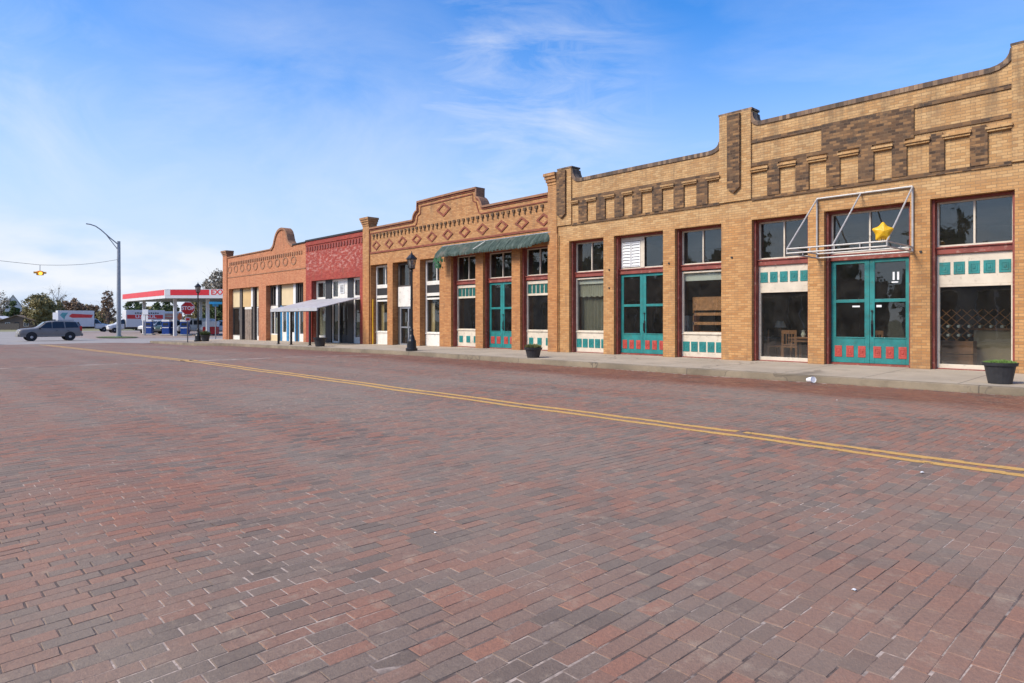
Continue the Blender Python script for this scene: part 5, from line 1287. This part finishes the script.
# beacon
BZ = 5.72; bxy = (-76.0, -9.9)
t_ = (40-512)/665; nn_ = math.hypot(622, 665)
dB = 66.; bxy = ((-665/nn_+t_*622/nn_)*dB, (622/nn_+t_*665/nn_)*dB+CAMY); bz = EYE+(320.5-273.5)/665*dB
SW = thing('span_wire', 'thin dark wire carrying the amber beacon from the steel pole to the left', 'wire', (bxy[0], bxy[1], bz+.9))
n = 10; p0_, p1_ = Vector((px0, py0, 8.15)), Vector((bxy[0], bxy[1], bz+.85)); t2_ = (-200-512)/665; p2_ = Vector(((-665/nn_+t2_*622/nn_)*50, (622/nn_+t2_*665/nn_)*50+CAMY, 8.2))
mb = MB()
for a_, b_ in ((p0_, p1_), (p1_, p2_)):
    pp = [a_.lerp(b_, i/n)-Vector((0, 0, .25*math.sin(math.pi*i/n))) for i in range(n+1)]; mb.path([tuple(q) for q in pp], .018, 5)
mb.build('cable', 'blackplastic', SW)
WP = thing('wooden_pole', 'wooden pole holding the other end of the beacon wire, beyond the left edge', 'pole', (p2_.x, p2_.y, -.3)); MB().tube((p2_.x, p2_.y, -.5), (p2_.x, p2_.y, 9.), .15, .11, 10).build('pole', 'bark', WP)
BC = thing('traffic_beacon', 'amber four-way flashing beacon hanging from the wire at the left', 'traffic light', (bxy[0], bxy[1], bz-.25))
MB().tube((bxy[0], bxy[1], bz+.15), (bxy[0], bxy[1], bz+.85), .03, .03, 6).build('hanger', 'galv', BC)
mb = MB().box(bxy[0]-.24, bxy[0]+.24, bxy[1]-.24, bxy[1]+.24, bz-.17, bz+.19); mb.lathe([(.33, bz+.19), (.10, bz+.28)], bxy[0], bxy[1], 12); mb.build('housing', 'amber', BC, .03)
em = NT('lit_amber_lens'); em.v(em.b.inputs['Base Color'], (.8, .4, .02, 1)); em.v(em.b.inputs['Emission Color'], (1, .55, .08, 1)); em.v(em.b.inputs['Emission Strength'], 1.4)
for k in range(4):
    a_ = R(45*0)+math.pi/2*k; d2 = Vector((math.cos(a_), math.sin(a_), 0)); c2 = Vector((bxy[0], bxy[1], bz))
    MB().tube(tuple(c2+d2*.24), tuple(c2+d2*.30), .16, .16, 14).build('lens', em.m if k in (0,) else 'carglass', BC)
    mb = MB(); s3 = d2.cross(Vector((0, 0, 1)))
    for j in range(7):
        b0, b1 = math.pi*(j/7), math.pi*((j+1)/7); q0 = s3*math.cos(b0)*.18+Vector((0, 0, math.sin(b0)*.18)); q1 = s3*math.cos(b1)*.18+Vector((0, 0, math.sin(b1)*.18))
        mb.add([c2+d2*.25+q0, c2+d2*.25+q1, c2+d2*.52+q1*1.02, c2+d2*.50+q0*1.02], [(0, 1, 2, 3)])
    mb.build('visor', 'amber', BC)
# grass island under the pole
mb = MB(); n = 20
mb.v = [(px0+4.0*math.cos(6.28*k/n), py0+1.9*math.sin(6.28*k/n)-.2, HZ-.04+.05*(1 if k % 2 else .8)) for k in range(n)]+[(px0, py0, HZ+.06)]
mb.f = [(k, (k+1) % n, n) for k in range(n)]; struct(mb, 'grass_island', 'grass')
# signs at the lot
def board_sign(label, px_, Z_, w_, h_, zc_, txt=None, legs=1):
    x_, y_ = pt(px_, 0, Z_); r = local('sign_board', label, 'sign'); zz = zc_-HZ
    for k in range(legs):
        o2 = 0 if legs == 1 else (-.35+.7*k)*w_
        MB().box(-.03, .03, o2-.03, o2+.03, 0, zz).build('post', 'galv', r)
    b = MB().box(.032, .05, -w_/2, w_/2, zz-h_/2, zz+h_/2).build('board', 'signwhite', r)
    if txt:
        t = MB(); put_text(t, txt, h_*.55, (.052, 0, zz), (0, 1, 0), (0, 0, 1), .003, .004); t.build('lettering', 'black', b)
    place(r, x_, y_, HZ, R(-38)); return r
board_sign('blank white board on a post behind the dark grey vehicle', 55.6, 96, .75, 1.0, 2.05)
board_sign('small white route sign above a wider one, over the left blue pump', 145.5, 80, .62, .62, 2.42)
board_sign('wider blank white sign just below the small route sign', 144.8, 80.3, .75, .62, 1.72)

# ---------------------------------------------------------------- houses, fence and trees far left
def house(label, px_, Z_, w_, d_h, hw_, hr, wall, roof, rz, extra=None):
    x_, y_ = pt(px_, 0, Z_); r = local('house', label, 'house', 'houses beyond the crossing')
    MB().prism([(-w_/2, 0), (w_/2, 0), (w_/2, hw_), (0, hr), (-w_/2, hw_)], -d_h/2, d_h/2).build('wall', wall, r)
    rf = MB()
    for s in (1, -1):
        rf.prism([(0, hr+.12), (s*(w_/2+.4), hw_-.15+.0), (s*(w_/2+.4), hw_-.30), (0, hr)], -d_h/2-.35, d_h/2+.35)
    rf.build('roof', roof, r)
    for s in (-1, 1):
        wd = MB(); ring(wd, s*w_*.25-.45, s*w_*.25+.45, hw_*.35, hw_*.8, .07, -d_h/2-.03, -d_h/2+.02, [s*w_*.25]); wo = wd.build('window', 'white', r)
        MB().box(s*w_*.25-.40, s*w_*.25+.40, -d_h/2-.012, -d_h/2-.004, hw_*.37, hw_*.78).build('glass_pane', 'carglass', wo)
    MB().box(-.45, .45, -d_h/2-.03, -d_h/2+.01, 0, min(2.1, hw_*.85)).build('door', 'darkwood', r)
    place(r, x_, y_, -.6, rz); return r
house('low brown gabled house with a pale roof edge left of the olive tree', 23, 150, 7.0, 6, 2.0, 3.1, 'siding', 'brownroof', R(62))
house('tall house with steep white roof rising through the grey trees at the far left', 13, 185, 4.0, 7, 5.6, 9.0, 'whiteroof', 'whiteroof', R(84))
house('small peach-coloured house peeping over the brown roof', 27.5, 175, 4.2, 5, 3.4, 4.4, 'peach', 'brownroof', R(60))
house('pale-roofed shed at the left edge of the picture', 0, 150, 6.0, 5, 2.0, 2.9, 'peach', 'whiteroof', R(62))
x_, y_ = pt(8, 0, 143)
FN = local('picket_fence', 'grey weathered board fence in front of the brown house', 'fence')
mb = MB()
for k in range(16): mb.box(-2.4+k*.3, -2.4+k*.3+.27, -.02, .02, .05, 1.35+.04*(k % 3))
mb.build('boards', 'greywood', FN); mb = MB()
for k in range(4): mb.box(-2.4+k*1.55, -2.3+k*1.55, .02, .12, 0, 1.4)
mb.box(-2.4, 2.4, .02, .06, .3, .4); mb.box(-2.4, 2.4, .02, .06, 1.0, 1.1); mb.build('rails', 'greywood', FN); place(FN, x_, y_, -.62, R(48))

def tree(name, label, x, y, z0, h, wd, leaf, n=1600, seed=1, ls=.28, trunk=.25, group='trees beyond the crossing', clumps=14, open_=0., bare=False, low=.12, dep=None):
    n = int(n*1.7); ls *= .72
    rnd = random.Random(seed); r = local(name, label, 'tree', group); dep = dep or wd
    tk = MB(); top = Vector((rnd.uniform(-.1, .1)*wd, 0, h*.55)); tk.tube((0, 0, -.3), (top.x*.4, 0, h*.28), trunk, trunk*.75, 8); tk.tube((top.x*.4, 0, h*.28), tuple(top), trunk*.75, trunk*.35, 7)
    cl = []; clumps = int(clumps*(1 if bare else 4.5))
    for k in range(clumps):
        d_ = Vector((rnd.gauss(0, 1), rnd.gauss(0, 1), rnd.gauss(0, 1))).normalized()*(rnd.random()**.4)
        lz = low*h; mid_z = (h*.93+lz)/2; c = Vector((d_.x*wd*.42, d_.y*dep*.42, mid_z+d_.z*(h*.93-lz)/2))
        if not bare and c.z < mid_z: c.x *= 1.12; c.y *= 1.12
        cl.append((c, rnd.uniform(.06, .13)*min(wd, h)*(.8 if bare else 1)))
        st = Vector((top.x*.4, 0, h*(.1+.4*rnd.random()))); mid = st.lerp(c, .5)+Vector((0, 0, .03*h))
        if bare or k % 3 == 0:
            tk.tube(tuple(st), tuple(mid), trunk*.32, trunk*.18, 5); tk.tube(tuple(mid), tuple(c), trunk*.18, trunk*.05, 5)
        if bare or (open_ > 0 and k % 2 == 0):
            for q in range(9 if bare else 5):
                e = c+Vector((rnd.gauss(0, 1), rnd.gauss(0, 1), abs(rnd.gauss(0, 1))*.8+.2))*.07*h; tk.tube(tuple(mid.lerp(c, rnd.random())), tuple(e), trunk*.07, trunk*.02, 3)
    tk.build('trunk', 'bark', r)
    mb = MB()
    if not bare or n:
        for k in range(n):
            c, rad = cl[rnd.randrange(len(cl))]; v = Vector((rnd.gauss(0, 1), rnd.gauss(0, 1), rnd.gauss(0, .8))).normalized()*rad*(rnd.random()**.45)*rnd.uniform(.8, 1.25)
            p = c+v; s = ls*rnd.uniform(.5, 1.25); q = Vector((rnd.gauss(0, 1), rnd.gauss(0, 1), rnd.gauss(0, 1))).normalized(); e1 = q.orthogonal().normalized()*s; e2 = q.cross(e1)*.6
            mb.add([p-e1, p-e2, p+e1, p+e2*.8], [(0, 1, 2, 3)])
        mb.build('crown', leaf, r)
    place(r, x, y, z0, rnd.random()*6.28); return r
TZ = -.62
def ptree(name, label, px_, Z_, topy, wpx, leaf, **k):
    x_, y_ = pt(px_, 0, Z_); h = (320.5-topy)/665*Z_+EYE-TZ; return tree(name, label, x_, y_, TZ, h, wpx/665*Z_*.85, leaf, **k)
ptree('leafless_tree', 'grey nearly leafless tree at the left edge beside the white roof', 2, 170, 289, 30, 'leaf_grey', n=900, seed=3, ls=.3, open_=1)
ptree('evergreen_bush', 'dark green bushy tree in front of the steep white roof', 13, 160, 298, 18, 'leaf_dark', n=2200, seed=4, ls=.34, low=0)
ptree('leafy_tree', 'large olive-brown tree behind the front of the dark grey vehicle', 38, 150, 290, 42, 'leaf_olive', n=5200, seed=5, ls=.34, clumps=26, low=.02)
ptree('leafy_tree', 'smaller olive tree crowding the right side of the largest olive tree', 54, 158, 296, 26, 'leaf_olive', n=2800, seed=15, ls=.32, clumps=18, low=.02)
ptree('leafless_tree', 'tall bare grey branches sticking up above the olive trees', 58, 175, 271, 24, 'leaf_grey', n=160, seed=6, ls=.25, bare=True, clumps=14)
ptree('leafy_tree', 'wide rust-brown tree above the left box truck', 72, 170, 297, 36, 'leaf_rust', n=4200, seed=7, ls=.36, clumps=24, low=.02)
ptree('leafy_tree', 'rust-brown tree sloping down towards the thin tall tree', 89, 170, 302, 34, 'leaf_rust', n=3600, seed=8, ls=.36, clumps=22, low=.02)
ptree('leafy_tree', 'thin tall tree with sparse rusty leaves left of the steel pole', 108, 120, 286, 17, 'leaf_rust', n=1500, seed=9, ls=.22, open_=1, clumps=18)
ptree('leafy_tree', 'low olive tree under the thin tall tree left of the steel pole', 101, 135, 307, 16, 'leaf_olive', n=1200, seed=19, ls=.26, low=0)
ptree('leafy_tree', 'dark green tree seen under the red canopy above the striped truck', 136, 135, 298, 34, 'leaf_dark', n=3000, seed=10, ls=.34, clumps=20, low=0)
ptree('leafy_tree', 'dark green tree under the canopy between its two pale columns', 166, 132, 297, 34, 'leaf_dark', n=3000, seed=11, ls=.34, clumps=20, low=0)
ptree('leafy_tree', 'olive tree standing under the canopy behind the corner lantern post', 198, 118, 296, 34, 'leaf_olive', n=3000, seed=12, ls=.3, clumps=20, low=0)
ptree('leafy_tree', 'dark tree just left of the orange corner shop below the canopy edge', 216, 112, 295, 30, 'leaf_dark', n=2600, seed=22, ls=.3, clumps=20, low=0)
ptree('leafy_tree', 'big dull brown tree rising over the station canopy beside the corner shop', 222, 135, 267, 46, 'leaf_grey', n=6500, seed=13, ls=.30, clumps=34, open_=1, low=.2)
ptree('leafless_tree', 'low spreading grey tree over the red canopy left of the big brown tree', 207, 140, 276, 22, 'leaf_grey', n=1300, seed=33, ls=.3, open_=1, clumps=16)
# far wood behind everything
mb = MB(); rnd = random.Random(99)
for k in range(9000):
    px_ = rnd.uniform(-60, 260); Z_ = rnd.uniform(200, 240); x_, y_ = pt(px_, 0, Z_); hh = 4.2+1.8*math.sin(px_*.09)+1.2*math.sin(px_*.31)
    p = Vector((x_, y_, TZ+rnd.random()*max(2, hh))); s = rnd.uniform(.3, .8); q = Vector((rnd.gauss(0, 1), rnd.gauss(0, 1), rnd.gauss(0, 1))).normalized(); e1 = q.orthogonal().normalized()*s; e2 = q.cross(e1)*.7
    mb.add([p-e1, p-e2, p+e1, p+e2], [(0, 1, 2, 3)])
o = mb.build('far_wood', 'leaf_olive'); tag(o, 'low far-off wood closing the view behind the crossing', 'wood', kind='stuff')

# ---------------------------------------------------------------- across the street, behind the camera (seen in the glass)
def plainshop(label, x0, x1, y, h, mat):
    r = thing('stone_building', label, 'building', ((x0+x1)/2, y, 0), 'shops on the camera side of the street')
    ops = []; x = x0+1.
    while x+2.4 < x1: ops.append((x, x+1.9)); x += 2.9
    MB().prism(comb(x0, x1, [(x0, h), (x1, h)], ops, 3.2, -.3), y-.4, y).build('front_wall', mat, r)
    MB().box(x0, x1, y-10, y-.5, -.3, h-.6).build('body', mat, r)
    for a, b in ops:
        mb = MB(); ring(mb, a, b, .15, 3.2, .08, y-.35, y-.28, [(a+b)/2]); w_ = mb.build('window', 'white', r); MB().box(a+.07, b-.07, y-.33, y-.32, .2, 3.1).build('glass_pane', 'carglass', w_)
    return r
plainshop('low grey stone shop opposite the tan brick building', -14, 6, -27, 4.6, 'stone'); plainshop('low tan shop opposite the diamond-patterned building', -40, -18, -27, 5.0, 'backbrick')
plainshop('grey stone shop opposite the red and orange fronts', -62, -42, -27, 4.8, 'stone')
where = ['right end of the grey stone shop', 'middle of the grey stone shop', 'left end of the grey stone shop', 'gap between the first two shops opposite', 'right half of the tan shop opposite', 'left half of the tan shop opposite', 'gap beside the second stone shop', 'middle of the second stone shop', 'left end of the second stone shop', 'empty lot opposite the crossing']
for i in range(10):
    x_ = 2-8.6*i; h_ = (10.4, 9.4, 10.8, 9.0, 10.6, 9.6, 11.2, 10.0, 12.0, 11.5)[i]
    tree('oak_tree', 'dark oak standing behind the '+where[i], x_, -40-(i % 3)*1.3, 0, h_, 9.5, 'leaf_dark', n=1500, seed=40+i, ls=.5, group='oaks across the street', clumps=12, low=.1, open_=1)
